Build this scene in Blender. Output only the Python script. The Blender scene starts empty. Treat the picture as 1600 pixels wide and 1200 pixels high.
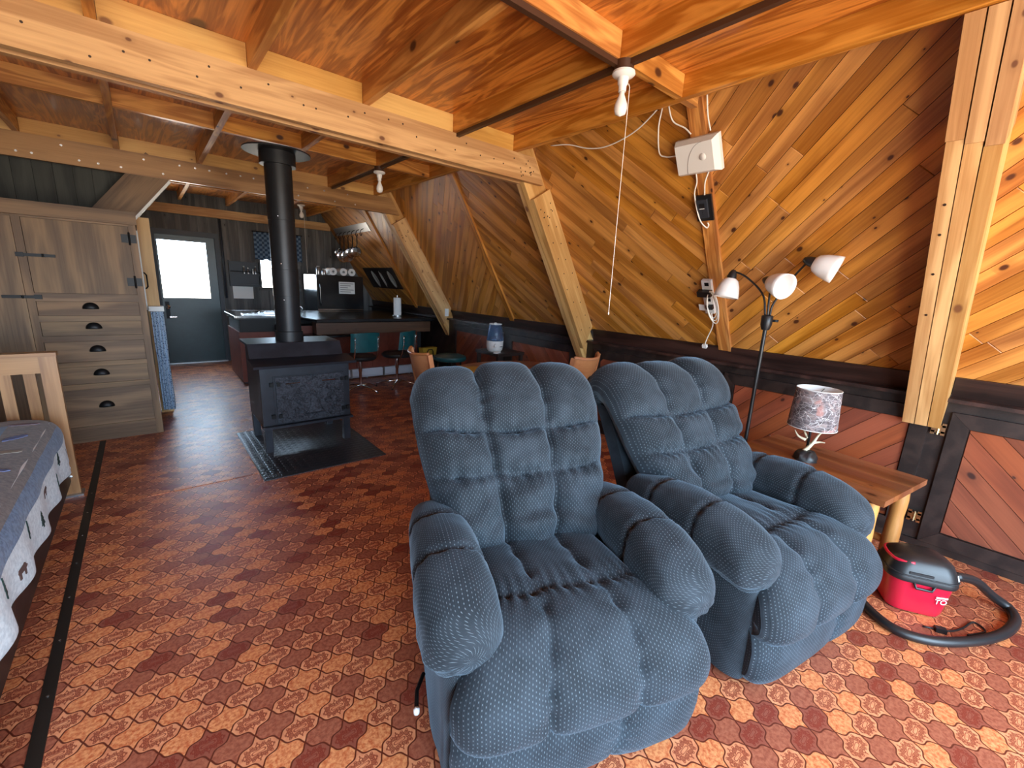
import bpy, bmesh, math, random
from mathutils import Vector, Matrix, noise
random.seed(7)
S = bpy.context.scene
COL = S.collection
R = math.radians
PI = math.pi

# ------------------------------------------------------------------ camera
CAM_H = 1.45
yaw, pitch, roll = R(40.6586), R(12.7495), R(2.7795)
f = Vector((math.sin(yaw) * math.cos(pitch), math.cos(yaw) * math.cos(pitch), -math.sin(pitch)))
r0 = Vector((math.cos(yaw), -math.sin(yaw), 0)); u0 = r0.cross(f)
r = r0 * math.cos(roll) + u0 * math.sin(roll); u = -r0 * math.sin(roll) + u0 * math.cos(roll)
cd = bpy.data.cameras.new('camera'); cam = bpy.data.objects.new('camera', cd); COL.objects.link(cam)
cd.sensor_fit = 'HORIZONTAL'; cd.sensor_width = 36; cd.lens = 668.343 / 1600 * 36
cd.clip_start = .02; cd.clip_end = 200
cam.matrix_world = Matrix(((r.x, u.x, -f.x, 0), (r.y, u.y, -f.y, 0), (r.z, u.z, -f.z, CAM_H), (0, 0, 0, 1)))
S.camera = cam

# ------------------------------------------------------------------ world, daylight, exposure
W = bpy.data.worlds.new('world'); S.world = W; W.use_nodes = True
nt = W.node_tree; nt.nodes.clear()
tc = nt.nodes.new('ShaderNodeTexCoord'); sep = nt.nodes.new('ShaderNodeSeparateXYZ')
rmp = nt.nodes.new('ShaderNodeValToRGB'); bg = nt.nodes.new('ShaderNodeBackground'); wo = nt.nodes.new('ShaderNodeOutputWorld')
nt.links.new(tc.outputs['Generated'], sep.inputs[0]); 
mr = nt.nodes.new('ShaderNodeMapRange'); mr.inputs[1].default_value = -1; mr.inputs[2].default_value = 1
nt.links.new(sep.outputs[2], mr.inputs[0]); nt.links.new(mr.outputs[0], rmp.inputs[0])
cr = rmp.color_ramp
cr.elements[0].position = .49; cr.elements[0].color = (.56, .50, .42, 1)     # sunlit ground outside
cr.elements[1].position = .51; cr.elements[1].color = (.60, .80, 1, 1)       # hazy sky
nt.links.new(rmp.outputs[0], bg.inputs[0]); bg.inputs[1].default_value = 9.0
nt.links.new(bg.outputs[0], wo.inputs[0])
S.view_settings.view_transform = 'Standard'; S.view_settings.look = 'None'
S.view_settings.exposure = 1.2; S.view_settings.gamma = 1.0; S.view_settings.use_curve_mapping = False
S.cycles.use_denoising = True
S.cycles.max_bounces = 8; S.cycles.diffuse_bounces = 5; S.cycles.glossy_bounces = 4
S.cycles.sample_clamp_indirect = 8.0

YG = -1.65        # inner face of the window gable behind the camera
YB = 8.60         # inner face of the kitchen wall with the back door
WINS = [(-1.50, .55, .12, 2.25), (.75, 2.70, .12, 2.25)]   # gable window openings x0,x1,z0,z1

def portal(name, loc, sx, sy, rot):
    l = bpy.data.lights.new(name, 'AREA'); l.shape = 'RECTANGLE'; l.size = sx; l.size_y = sy
    l.cycles.is_portal = True
    o = bpy.data.objects.new(name, l); COL.objects.link(o); o.location = loc; o.rotation_euler = rot
for x0, x1, z0, z1 in WINS[:2]:
    portal('window_portal', ((x0 + x1) / 2, YG - .04, (z0 + z1) / 2), x1 - x0, z1 - z0, (R(90), 0, 0))
portal('back_door_portal', (.525, YB + .03, 1.47), .62, .87, (R(-90), 0, 0))
portal('kitchen_window_portal', (1.87, YB + .03, 1.6), .62, .75, (R(-90), 0, 0))

# ------------------------------------------------------------------ object helpers
def tag(o, label=None, cat=None, group=None, kind=None):
    if label: o['label'] = label
    if cat: o['category'] = cat
    if group: o['group'] = group
    if kind: o['kind'] = kind
    return o
def place(o, M=None, parent=None):
    COL.objects.link(o)
    if parent is not None: o.parent = parent
    if M is not None: o.matrix_basis = M
    return o
def thing(name, label, cat, loc=(0, 0, 0), rz=0, group=None):
    o = bpy.data.objects.new(name, None); o.empty_display_size = .05
    place(o, Matrix.Translation(loc) @ Matrix.Rotation(rz, 4, 'Z'))
    return tag(o, label, cat, group)
def obj(name, bm, mat, parent=None, M=None, smooth=False, bev=0, seg=2, angle=None):
    if bev:
        es = [e for e in bm.edges if len(e.link_faces) == 2 and e.calc_face_angle(0) > R(30)]
        bmesh.ops.bevel(bm, geom=es, offset=bev, segments=seg, affect='EDGES', clamp_overlap=True)
    bmesh.ops.recalc_face_normals(bm, faces=bm.faces)
    me = bpy.data.meshes.new(name); bm.to_mesh(me); bm.free()
    if smooth:
        me.polygons.foreach_set('use_smooth', [True] * len(me.polygons))
        if angle: me.set_sharp_from_angle(angle=R(angle))
    for m in (mat if isinstance(mat, (list, tuple)) else [mat]): me.materials.append(m)
    o = bpy.data.objects.new(name, me)
    return place(o, M, parent)
def box(bm, x0, x1, y0, y1, z0, z1, mi=0):
    v = [bm.verts.new((x, y, z)) for x in (x0, x1) for y in (y0, y1) for z in (z0, z1)]
    for q in ((0, 1, 3, 2), (4, 6, 7, 5), (0, 4, 5, 1), (2, 3, 7, 6), (0, 2, 6, 4), (1, 5, 7, 3)):
        bm.faces.new([v[i] for i in q]).material_index = mi
    return bm
def BX(*a):
    return box(bmesh.new(), *a)
def prism(bm, poly, z0, z1, inset=0, mi=0):
    """extrude an xy polygon; the top face is chamfered by inset"""
    n = len(poly); cx = sum(p[0] for p in poly) / n; cy = sum(p[1] for p in poly) / n
    lo = [bm.verts.new((p[0], p[1], z0)) for p in poly]
    zc = z1 - inset if inset else z1
    hi = [bm.verts.new((p[0], p[1], zc)) for p in poly]
    rings = [lo, hi]
    if inset:
        top = []
        for p in poly:
            d = Vector((cx - p[0], cy - p[1])); L = max(d.length, 1e-6)
            q = Vector(p) + d * min(inset / L * 1.3, .3)
            top.append(bm.verts.new((q.x, q.y, z1)))
        rings.append(top)
    for a, b in zip(rings, rings[1:]):
        for i in range(n):
            bm.faces.new((a[i], a[(i + 1) % n], b[(i + 1) % n], b[i])).material_index = mi
    bm.faces.new(list(reversed(lo))).material_index = mi
    bm.faces.new(rings[-1]).material_index = mi
    return bm
def frame_M(a, x, z):
    """matrix with local x along x, local z close to z, origin a"""
    x = Vector(x).normalized(); z = Vector(z); z = (z - x * z.dot(x)).normalized(); y = z.cross(x)
    return Matrix(((x.x, y.x, z.x, a[0]), (x.y, y.y, z.y, a[1]), (x.z, y.z, z.z, a[2]), (0, 0, 0, 1)))
def plank(name, a, b, wid, thk, mat, parent=None, up=(0, 0, 1), bev=.003, cut=None):
    """timber from a to b, wid across, thk along up; local x is the grain. cut=(start,end) slants the ends (x shift per unit of local z)"""
    a = Vector(a); b = Vector(b); L = (b - a).length
    bm = BX(0, L, -wid / 2, wid / 2, -thk / 2, thk / 2)
    if cut:
        for v in bm.verts:
            v.co.x += (cut[0] if v.co.x < L / 2 else cut[1]) * v.co.z
    return obj(name, bm, mat, parent, frame_M(a, b - a, up), bev=bev, seg=1)
def tube(bm, pts, rad, n=10, closed=False, caps=True, mi=0):
    pts = [Vector(p) for p in pts]; m = len(pts)
    rad = rad if isinstance(rad, (list, tuple)) else [rad] * m
    t0 = (pts[1] - pts[0]).normalized(); nrm = t0.orthogonal().normalized(); rings = []
    for i, p in enumerate(pts):
        if closed: t = (pts[(i + 1) % m] - pts[i - 1]).normalized()
        else: t = (pts[min(i + 1, m - 1)] - pts[max(i - 1, 0)]).normalized()
        nrm = (nrm - t * nrm.dot(t)).normalized(); bn = t.cross(nrm)
        rings.append([bm.verts.new(p + (nrm * math.cos(2 * PI * k / n) + bn * math.sin(2 * PI * k / n)) * rad[i]) for k in range(n)])
    for i in range(m if closed else m - 1):
        A, B = rings[i], rings[(i + 1) % m]
        for k in range(n):
            bm.faces.new((A[k], A[(k + 1) % n], B[(k + 1) % n], B[k])).material_index = mi
    if caps and not closed:
        bm.faces.new(list(reversed(rings[0]))).material_index = mi; bm.faces.new(rings[-1]).material_index = mi
    return bm
def TB(pts, rad, n=10, **k):
    return tube(bmesh.new(), pts, rad, n, **k)
def curve_pts(ctrl, n=24):
    """Catmull-Rom through control points"""
    c = [Vector(p) for p in ctrl]; c = [c[0] * 2 - c[1]] + c + [c[-1] * 2 - c[-2]]; out = []
    segs = len(c) - 3
    for i in range(n + 1):
        t = i / n * segs; k = min(int(t), segs - 1); t -= k
        p0, p1, p2, p3 = c[k:k + 4]
        out.append(.5 * ((2 * p1) + (p2 - p0) * t + (2 * p0 - 5 * p1 + 4 * p2 - p3) * t * t + (3 * p1 - p0 - 3 * p2 + p3) * t ** 3))
    return out
def lathe(bm, prof, n=24, cx=0, cy=0, mi=0, cap0=True, cap1=True):
    rings = [[bm.verts.new((cx + rr * math.cos(2 * PI * k / n), cy + rr * math.sin(2 * PI * k / n), z)) for k in range(n)] for rr, z in prof]
    for a, b in zip(rings, rings[1:]):
        for k in range(n):
            bm.faces.new((a[k], a[(k + 1) % n], b[(k + 1) % n], b[k])).material_index = mi
    if cap0 and prof[0][0] > 1e-4: bm.faces.new(list(reversed(rings[0])))
    if cap1 and prof[-1][0] > 1e-4: bm.faces.new(rings[-1])
    return bm
def LT(prof, n=24, **k):
    return lathe(bmesh.new(), prof, n, **k)
def grid(bm, nu, nv, fn, mi=0, wrapu=False):
    """surface fn(i/nu, j/nv) -> point"""
    cols = nu if wrapu else nu + 1
    g = [[bm.verts.new(fn(i / nu, j / nv)) for i in range(cols)] for j in range(nv + 1)]
    for j in range(nv):
        for i in range(nu):
            k = (i + 1) % cols if wrapu else i + 1
            bm.faces.new((g[j][i], g[j][k], g[j + 1][k], g[j + 1][i])).material_index = mi
    return g
def nz(x, y=0, z=0):
    return noise.noise(Vector((x, y, z)))
# ------------------------------------------------------------------ materials
class E_:
    """tiny expression builder for math nodes"""
    def __init__(s, nt, sock): s.nt = nt; s.s = sock
    def op(s, o, *b):
        n = s.nt.nodes.new('ShaderNodeMath'); n.operation = o; s.nt.links.new(s.s, n.inputs[0])
        for i, q in enumerate(b):
            if isinstance(q, E_): s.nt.links.new(q.s, n.inputs[i + 1])
            else: n.inputs[i + 1].default_value = q
        return E_(s.nt, n.outputs[0])
    def __add__(s, b): return s.op('ADD', b)
    def __sub__(s, b): return s.op('SUBTRACT', b)
    def __mul__(s, b): return s.op('MULTIPLY', b)
    def __truediv__(s, b): return s.op('DIVIDE', b)
    def __radd__(s, b): return s + b
    def __rmul__(s, b): return s * b
    def __rsub__(s, b): return (s * -1) + b
    def floor(s): return s.op('FLOOR')
    def fract(s): return s.op('FRACT')
    def abs(s): return s.op('ABSOLUTE')
    def sin(s): return s.op('SINE')
    def lt(s, b): return s.op('LESS_THAN', b)
    def gt(s, b): return s.op('GREATER_THAN', b)
    def mn(s, b): return s.op('MINIMUM', b)
    def mx(s, b): return s.op('MAXIMUM', b)
    def sqrt(s): return s.op('SQRT')
    def pw(s, b): return s.op('POWER', b)
    def mod(s, b): return s.op('FLOORED_MODULO', b)
    def ss(s, a, b):
        n = s.nt.nodes.new('ShaderNodeMapRange'); n.interpolation_type = 'SMOOTHSTEP'
        s.nt.links.new(s.s, n.inputs[0]); n.inputs[1].default_value = a; n.inputs[2].default_value = b
        return E_(s.nt, n.outputs[0])
class Mt:
    def __init__(s, name, rough=.5, metal=0, spec=.5, coat=0, sheen=0):
        s.m = bpy.data.materials.new(name); s.m.use_nodes = True; s.nt = s.m.node_tree
        s.b = s.nt.nodes['Principled BSDF']; s.b.inputs['Roughness'].default_value = rough; s.b.inputs['Metallic'].default_value = metal
        s.b.inputs['Specular IOR Level'].default_value = spec; s.b.inputs['Coat Weight'].default_value = coat
        s.b.inputs['Sheen Weight'].default_value = sheen; s.b.inputs['Coat Roughness'].default_value = .2
        s.tc = s.nt.nodes.new('ShaderNodeTexCoord')
    def n(s, t): return s.nt.nodes.new(t)
    def l(s, a, b): s.nt.links.new(a, b)
    def coord(s, scale=(1, 1, 1), rnd=0, kind='Object'):
        mp = s.n('ShaderNodeMapping'); mp.inputs['Scale'].default_value = scale
        src = s.tc.outputs[kind]
        if rnd:
            oi = s.n('ShaderNodeObjectInfo'); mu = s.n('ShaderNodeVectorMath'); mu.operation = 'MULTIPLY_ADD'
            cb = s.n('ShaderNodeCombineXYZ')
            for i, k in enumerate((37.1, 91.7, 53.3)):
                e = E_(s.nt, oi.outputs['Random']) * (k * rnd); s.l(e.s, cb.inputs[i])
            ad = s.n('ShaderNodeVectorMath'); s.l(src, ad.inputs[0]); s.l(cb.outputs[0], ad.inputs[1]); src = ad.outputs[0]
        s.l(src, mp.inputs['Vector']); return mp.outputs[0]
    def noise(s, vec, scale=1, detail=3, rough=.55, dist=0):
        n = s.n('ShaderNodeTexNoise'); s.l(vec, n.inputs['Vector']); n.inputs['Scale'].default_value = scale
        n.inputs['Detail'].default_value = detail; n.inputs['Roughness'].default_value = rough; n.inputs['Distortion'].default_value = dist
        return E_(s.nt, n.outputs['Fac'])
    def voro(s, vec, scale=1, feat='F1'):
        n = s.n('ShaderNodeTexVoronoi'); s.l(vec, n.inputs['Vector']); n.inputs['Scale'].default_value = scale; n.feature = feat
        return n
    def ramp(s, fac, stops):
        n = s.n('ShaderNodeValToRGB'); cr = n.color_ramp
        while len(cr.elements) < len(stops): cr.elements.new(.5)
        for e, (p, c) in zip(cr.elements, stops): e.position = p; e.color = (*c, 1)
        s.l(fac.s if isinstance(fac, E_) else fac, n.inputs[0]); return n.outputs[0]
    def mix(s, fac, a, b, mode='MIX'):
        n = s.n('ShaderNodeMix'); n.data_type = 'RGBA'; n.blend_type = mode
        if isinstance(fac, E_): s.l(fac.s, n.inputs[0])
        elif isinstance(fac, (int, float)): n.inputs[0].default_value = fac
        else: s.l(fac, n.inputs[0])
        for k, q in ((6, a), (7, b)):
            if isinstance(q, (tuple, list)): n.inputs[k].default_value = (*q, 1)
            else: s.l(q, n.inputs[k])
        return n.outputs[2]
    def hsv(s, col, h=.5, sat=1, val=1):
        n = s.n('ShaderNodeHueSaturation'); s.l(col, n.inputs['Color'])
        for k, q in (('Hue', h), ('Saturation', sat), ('Value', val)):
            if isinstance(q, E_): s.l(q.s, n.inputs[k])
            else: n.inputs[k].default_value = q
        return n.outputs[0]
    def out(s, col, bump=None, bstr=.3, bdist=.002, rough=None):
        if isinstance(col, (tuple, list)): s.b.inputs['Base Color'].default_value = (*col, 1)
        else: s.l(col, s.b.inputs['Base Color'])
        if bump is not None:
            n = s.n('ShaderNodeBump'); n.inputs['Strength'].default_value = bstr; n.inputs['Distance'].default_value = bdist
            s.l(bump.s, n.inputs['Height']); s.l(n.outputs[0], s.b.inputs['Normal'])
        if rough is not None: s.l(rough.s, s.b.inputs['Roughness'])
        return s.m
def sep_xyz(m, vec):
    n = m.n('ShaderNodeSeparateXYZ'); m.l(vec, n.inputs[0]); return [E_(m.nt, n.outputs[i]) for i in range(3)]
def plain(name, col, rough=.5, metal=0, spec=.5, coat=0, var=0.0):
    m = Mt(name, rough, metal, spec, coat)
    if var:
        nn = m.noise(m.coord(), 9, 4)
        return m.out(m.mix(nn.ss(.3, .7), tuple(c * (1 - var) for c in col), tuple(min(c * (1 + var), 1) for c in col)), nn, .15)
    return m.out(col)
def wood(name, dark, light, knots=.5, ring=1.0, rough=.45, coat=.15, vary=.25, knotcol=(.07, .02, .006), grain=1.0, swirl=0.0, kscale=4.0):
    """grain runs along local x; every piece takes its own stretch of the tree"""
    m = Mt(name, rough, coat=coat)
    P = m.coord((1, 1, 1), rnd=1)
    Pl = m.coord((.9, 7, 7), rnd=1)
    warp = m.noise(Pl, 1.2, 3, .5, .4 + swirl)
    streak = m.noise(m.coord((1.6, 60, 60), rnd=1), 1.6 * grain, 3, .6)
    x, y, z = sep_xyz(m, P)
    fig = ((y * 38 * ring + z * 22 * ring + warp * (15 + 16 * swirl) * ring).sin() * .5 + .5).pw(1.6)
    t = fig * .40 + streak * .48 + warp * .12
    col = m.ramp(t, [(.24, dark), (.50, tuple(a * .45 + b * .55 for a, b in zip(dark, light))), (.76, light)])
    if knots:
        xk, yk, zk = sep_xyz(m, m.coord((1, 1.5, 1.5), rnd=1)); cbk = m.n('ShaderNodeCombineXYZ'); m.l(xk.s, cbk.inputs[0]); m.l((yk + zk).s, cbk.inputs[1])
        vv = m.voro(cbk.outputs[0], kscale); vv.voronoi_dimensions = '2D'
        d = E_(m.nt, vv.outputs['Distance']); sc = m.n('ShaderNodeSeparateColor'); m.l(vv.outputs['Color'], sc.inputs[0])
        gate = E_(m.nt, sc.outputs[0]).lt(knots); size = E_(m.nt, sc.outputs[1]) * .10 + .028
        k = ((size - d) / size).mx(0).ss(0, .55) * gate
        halo = ((size * 2.6 - d) / size).mx(0).ss(0, 1.6) * gate
        col = m.mix(halo * .35, col, tuple(c * .8 for c in dark))
        col = m.mix(k, col, knotcol)
    oi = m.n('ShaderNodeObjectInfo'); rr = E_(m.nt, oi.outputs['Random'])
    col = m.hsv(col, (rr * 7.31).fract() * .006 + .496, (rr * 3.17).fract() * .08 + .96, (rr * 13.7).fract() * vary + (1 - vary * .5))
    return m.out(col, streak + fig * .3, .12, .001)
M = {}
M['board'] = wood('board_knotty_pine', (.33, .118, .018), (.70, .315, .064), knots=.45, ring=.7, rough=.42, coat=.18, vary=.17, kscale=4.6)
M['beam'] = wood('beam_pale_fir', (.42, .21, .075), (.69, .41, .175), knots=.6, ring=.8, rough=.6, coat=.0, vary=.12, knotcol=(.16, .06, .02), kscale=3.4, swirl=.4)
M['block'] = wood('blocking_yellow_fir', (.50, .245, .060), (.76, .45, .135), knots=.4, ring=.6, rough=.5, coat=.1, vary=.15, knotcol=(.2, .08, .02), kscale=3)
M['rafter'] = wood('rafter_pale_fir', (.46, .23, .07), (.76, .47, .19), knots=.25, ring=.9, rough=.55, coat=.05, vary=.2, knotcol=(.2, .08, .03), kscale=3)
M['joist'] = wood('joist_orange_fir', (.40, .135, .020), (.74, .34, .075), knots=.3, ring=1.0, rough=.45, coat=.15, vary=.15, swirl=.6, kscale=2.5)
M['plywood'] = wood('plywood_orange', (.27, .066, .008), (.74, .285, .05), knots=.25, ring=.5, rough=.35, coat=.25, vary=.1, swirl=1.4, kscale=1.6)
M['dark_wood'] = wood('trim_dark_stain', (.011, .0065, .0055), (.032, .019, .015), knots=.1, ring=.8, rough=.45, coat=.08, vary=.15, knotcol=(.01, .006, .005))
M['ledge'] = wood('ledge_dark_stain', (.015, .007, .0055), (.060, .026, .019), knots=.1, ring=.8, rough=.4, coat=.15, vary=.1, knotcol=(.01, .006, .005))
M['red_board'] = wood('panel_red_cedar', (.17, .036, .012), (.30, .075, .027), knots=.45, ring=.6, rough=.5, coat=.1, vary=.22, knotcol=(.04, .008, .004))
M['oak'] = wood('cabinet_oak', (.10, .050, .019), (.245, .138, .060), knots=0, ring=.8, rough=.55, coat=0, vary=.12)
M['oak_warm'] = wood('headboard_oak', (.23, .10, .030), (.44, .225, .08), knots=0, ring=.8, rough=.4, coat=.15, vary=.12)
M['log'] = wood('end_table_pine', (.42, .165, .038), (.68, .33, .10), knots=.2, ring=.9, rough=.4, coat=.25, vary=.12)
M['table_top'] = wood('table_top_pine', (.17, .048, .013), (.33, .118, .038), knots=.25, ring=.7, rough=.32, coat=.35, vary=.25)
M['bent'] = wood('chair_bent_ply', (.50, .19, .07), (.68, .31, .13), knots=0, ring=.4, rough=.35, coat=.3, vary=.08)
M['grey_board'] = wood('wall_grey_barnwood', (.070, .066, .064), (.155, .145, .135), knots=.2, ring=.8, rough=.7, coat=0, vary=.3, knotcol=(.03, .025, .02))
M['dark_board'] = wood('wall_dark_plank', (.020, .022, .020), (.050, .052, .045), knots=.1, ring=.8, rough=.7, coat=0, vary=.3, knotcol=(.01, .01, .01))
M['bar'] = wood('bar_apron_brown', (.075, .030, .012), (.15, .066, .028), knots=.2, ring=.8, rough=.5, coat=.1, vary=.1)
M['black'] = plain('black_plastic', (.012, .012, .013), .4)
M['blackmatte'] = plain('black_paint', (.010, .010, .011), .6)
M['iron'] = plain('hinge_black_iron', (.012, .012, .013), .45, .6)
M['stove'] = plain('stove_plate_steel', (.022, .025, .034), .42, .35, var=.25)
M['pipe'] = plain('stove_pipe_black', (.020, .021, .024), .42, .3, var=.12)
M['white'] = plain('white_plastic', (.80, .79, .76), .35)
M['whitepaint_glare'] = plain('white_paint_and_glare', (.82, .83, .80), .5)  # real white paint, and the strips that imitate light on the left frame
M['cable'] = plain('cable_white', (.82, .78, .70), .45)
M['conduit'] = plain('conduit_brown', (.060, .024, .012), .45)
M['chrome'] = plain('chrome', (.75, .76, .78), .12, 1)
M['brass'] = plain('brass_bright', (.85, .75, .45), .22, 1)
M['porcelain'] = plain('lamp_socket_porcelain', (.85, .83, .80), .25)
M['red'] = plain('vacuum_red', (.55, .010, .035), .32, coat=.2)
M['teal'] = plain('stool_teal_vinyl', (.010, .085, .095), .35, coat=.2, var=.15)
M['steel'] = plain('galvanised_steel', (.45, .45, .46), .3, 1)
M['tin'] = plain('tin_tray', (.50, .48, .46), .4, .2)
M['strip'] = plain('floor_strip_bronze', (.035, .028, .022), .4, .5)
M['fridge'] = plain('fridge_black', (.007, .008, .010), .18, coat=.5)
M['counter'] = plain('counter_black_laminate', (.012, .012, .014), .22)
M['paper'] = plain('paper', (.78, .78, .76), .8)
M['towel'] = plain('paper_towel', (.80, .80, .80), .9)
M['yellow'] = plain('yellow_plastic', (.42, .27, .03), .45)
M['antler'] = plain('antler_bone', (.70, .60, .42), .5, var=.2)
M['slate'] = plain('heater_white_enamel', (.55, .58, .66), .35)
M['door'] = plain('door_dark_green', (.010, .032, .036), .32, var=.1)
M['doorframe'] = plain('door_frame_grey', (.030, .034, .044), .5)
M['redpanel'] = plain('bar_red_panel', (.16, .028, .012), .5, var=.15)
M['grout_dark'] = plain('wall_backing_dark', (.035, .014, .006), .8)
M['bulbglass'] = plain('bulb_frosted', (.88, .86, .82), .15)
M['nail'] = plain('nail_head_dark', (.05, .03, .02), .5, .5)
M['galv_nail'] = plain('screw_bright', (.8, .8, .8), .25, 1)
m = Mt('lamp_shade_white', .25); m.b.inputs['Transmission Weight'].default_value = 0; m.b.inputs['Subsurface Weight'].default_value = .25
m.b.inputs['Subsurface Radius'].default_value = (.02, .02, .02); M['shade_white'] = m.out((.86, .84, .82))
m = Mt('window_glass', .03); m.b.inputs['Transmission Weight'].default_value = 1; m.b.inputs['IOR'].default_value = 1.02; M['glass'] = m.out((1, 1, 1))
m = Mt('tank_clear_blue', .05); m.b.inputs['Transmission Weight'].default_value = .9; m.b.inputs['IOR'].default_value = 1.2; M['tank'] = m.out((.35, .55, .85))

# recliner upholstery: ribbed plush with pale flecks
m = Mt('recliner_slate_plush', .8, spec=.25, sheen=.32); m.b.inputs['Sheen Roughness'].default_value = .35; m.b.inputs['Sheen Tint'].default_value = (.50, .72, .92, 1)
UV = m.coord((1, 1, 1), kind='UV'); ux, uy, _ = sep_xyz(m, UV)
rib = ((ux * (2 * PI * 240)).sin() * .5 + .5)
cu = (ux * 120); cv = (uy * 85)
off = (cu.floor().mod(2.0)) * .5
dx = cu.fract() - .5; dy = (cv + off).fract() - .5
fleck = ((dx * dx * 2.2 + dy * dy * .8).sqrt()).ss(.24, .10)
wear = m.noise(m.coord((1, 1, 1)), 7, 4, .6)
col = m.mix(wear.ss(.30, .72), (.013, .0185, .0245), (.032, .044, .057))
col = m.mix(fleck * .55, col, (.22, .28, .32))
col = m.mix(rib * .25, col, (.010, .015, .020))
M['plush'] = m.out(col, rib * .6 + fleck * .8 + m.noise(m.coord(), 260, 2) * .5, .35, .0015)

# sheet vinyl: quarry-tile print set on the diagonal, pitch measured on the floor
m = Mt('floor_vinyl_print', .36, spec=.45, coat=.06)
x, y, _ = sep_xyz(m, m.coord((1, 1, 1)))
k = 1 / .0842 / math.sqrt(2)
a0 = (x + y - 1.748) * k + 100.5; b0 = (x - y + 1.266) * k + 100.5
ca = (a0 * (2 * PI)); cb_ = (b0 * (2 * PI))
def ogee(c):
    return c.sin() * .080 - (c * 2).sin() * .020
a1 = a0 + ogee(cb_); b1 = b0 + ogee(ca)
ia = a1.floor(); ib = b1.floor(); fa = a1 - ia - .5; fb = b1 - ib - .5
edge = (fa.abs().mx(fb.abs()))
groove = edge.ss(.455, .485)
orn = (ia + ib).mod(2.0).lt(.5)
wn = m.n('ShaderNodeTexWhiteNoise'); wn.noise_dimensions = '2D'; cbn = m.n('ShaderNodeCombineXYZ'); m.l(ia.s, cbn.inputs[0]); m.l(ib.s, cbn.inputs[1]); m.l(cbn.outputs[0], wn.inputs['Vector'])
rv = E_(m.nt, wn.outputs['Value'])
Pn = m.coord((1, 1, 1)); mot = m.noise(Pn, 75, 4, .65); mot2 = m.noise(Pn, 24, 3, .6)
plain_c = m.mix(mot.ss(.3, .7), (.48, .10, .032), (.79, .34, .135))
plain_b = m.mix(mot.ss(.3, .7), (.25, .062, .033), (.41, .135, .072))
base_p = m.mix(rv.gt(.52), plain_c, plain_b)
ga = fa.abs(); gb = fb.abs()
hi_ = ga.mx(gb); lo_ = ga.mn(gb)
def ring(cx, cy, rad, w, A=None, B=None):
    w = w * 1.45
    A = A or hi_; B = B or lo_
    dd = (((A - cx) * (A - cx) + (B - cy) * (B - cy)).sqrt() - rad).abs()
    return dd.ss(w, w * .35)
motif = ring(0, 0, .10, .018).mx(ring(.36, .10, .045, .016)).mx(ring(.255, .10, .085, .022)).mx(ring(.255, .10, .035, .022)).mx(ring(.14, .14, .04, .02)).mx(ring(.33, .33, .0, .035)).mx(ring(.26, .26, .055, .02))
base_o = m.mix(mot2.ss(.3, .7), (.57, .195, .09), (.74, .31, .145))
base_o = m.mix(rv.gt(.82), base_o, (.27, .075, .045))
base_o = m.mix(motif * .82, base_o, (.20, .024, .012))
col = m.mix(orn, base_p, base_o)
col = m.mix(groove, col, (.115, .020, .009))
hgt = (1 - groove) * 1.0 + mot * .22 - motif * orn * .35
M['floor'] = m.out(col, hgt, .35, .0012, rough=m.noise(Pn, 40, 3) * .25 + .30)

# quilt: bands follow the distance from the quilt edge stored in the uv map
m = Mt('quilt_lodge_print', .85, sheen=.2)
ux, uy, _ = sep_xyz(m, m.coord((1, 1, 1), kind='UV'))      # u = metres in from the hem (v = along)
qn = m.noise(m.coord(), 60, 3); wv = ((uy * 260).sin() * .5 + .5)
white = m.mix(qn.ss(.35, .65), (.52, .58, .61), (.68, .74, .76)); blue = m.mix(qn.ss(.35, .65), (.045, .085, .17), (.10, .17, .30))
brown = m.mix(qn.ss(.35, .65), (.085, .058, .048), (.16, .115, .095)); pale = m.mix(qn.ss(.35, .65), (.26, .36, .46), (.48, .58, .66))
col = m.mix(ux.gt(.175), white, blue); col = m.mix(ux.gt(.25), col, brown); col = m.mix(ux.gt(.42), col, blue); col = m.mix(ux.gt(.475), col, pale)
M['quilt'] = m.out(col, m.noise(m.coord(), 28, 3), .6, .006)
M['tree'] = plain('applique_dark_green', (.012, .035, .030), .9); M['cone'] = plain('applique_mauve', (.20, .145, .17), .9)
M['cone2'] = plain('applique_blue_grey', (.14, .18, .34), .9); M['cone3'] = plain('applique_tan', (.30, .26, .21), .9); M['bear'] = plain('applique_brown', (.10, .055, .045), .9)

# floral curtain
m = Mt('curtain_floral', .85); vv = m.voro(m.coord(), 55); d = E_(m.nt, vv.outputs['Distance'])
M['floral'] = m.out(m.mix(d.ss(.38, .30), (.42, .52, .64), (.045, .075, .17)))
m = Mt('valance_blue_check', .85); x, y, z = sep_xyz(m, m.coord())
chk = ((x * 26).floor() + (z * 26).floor()).mod(2.0).lt(.5); M['check'] = m.out(m.mix(chk, (.035, .07, .13), (.16, .24, .34)))
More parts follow.
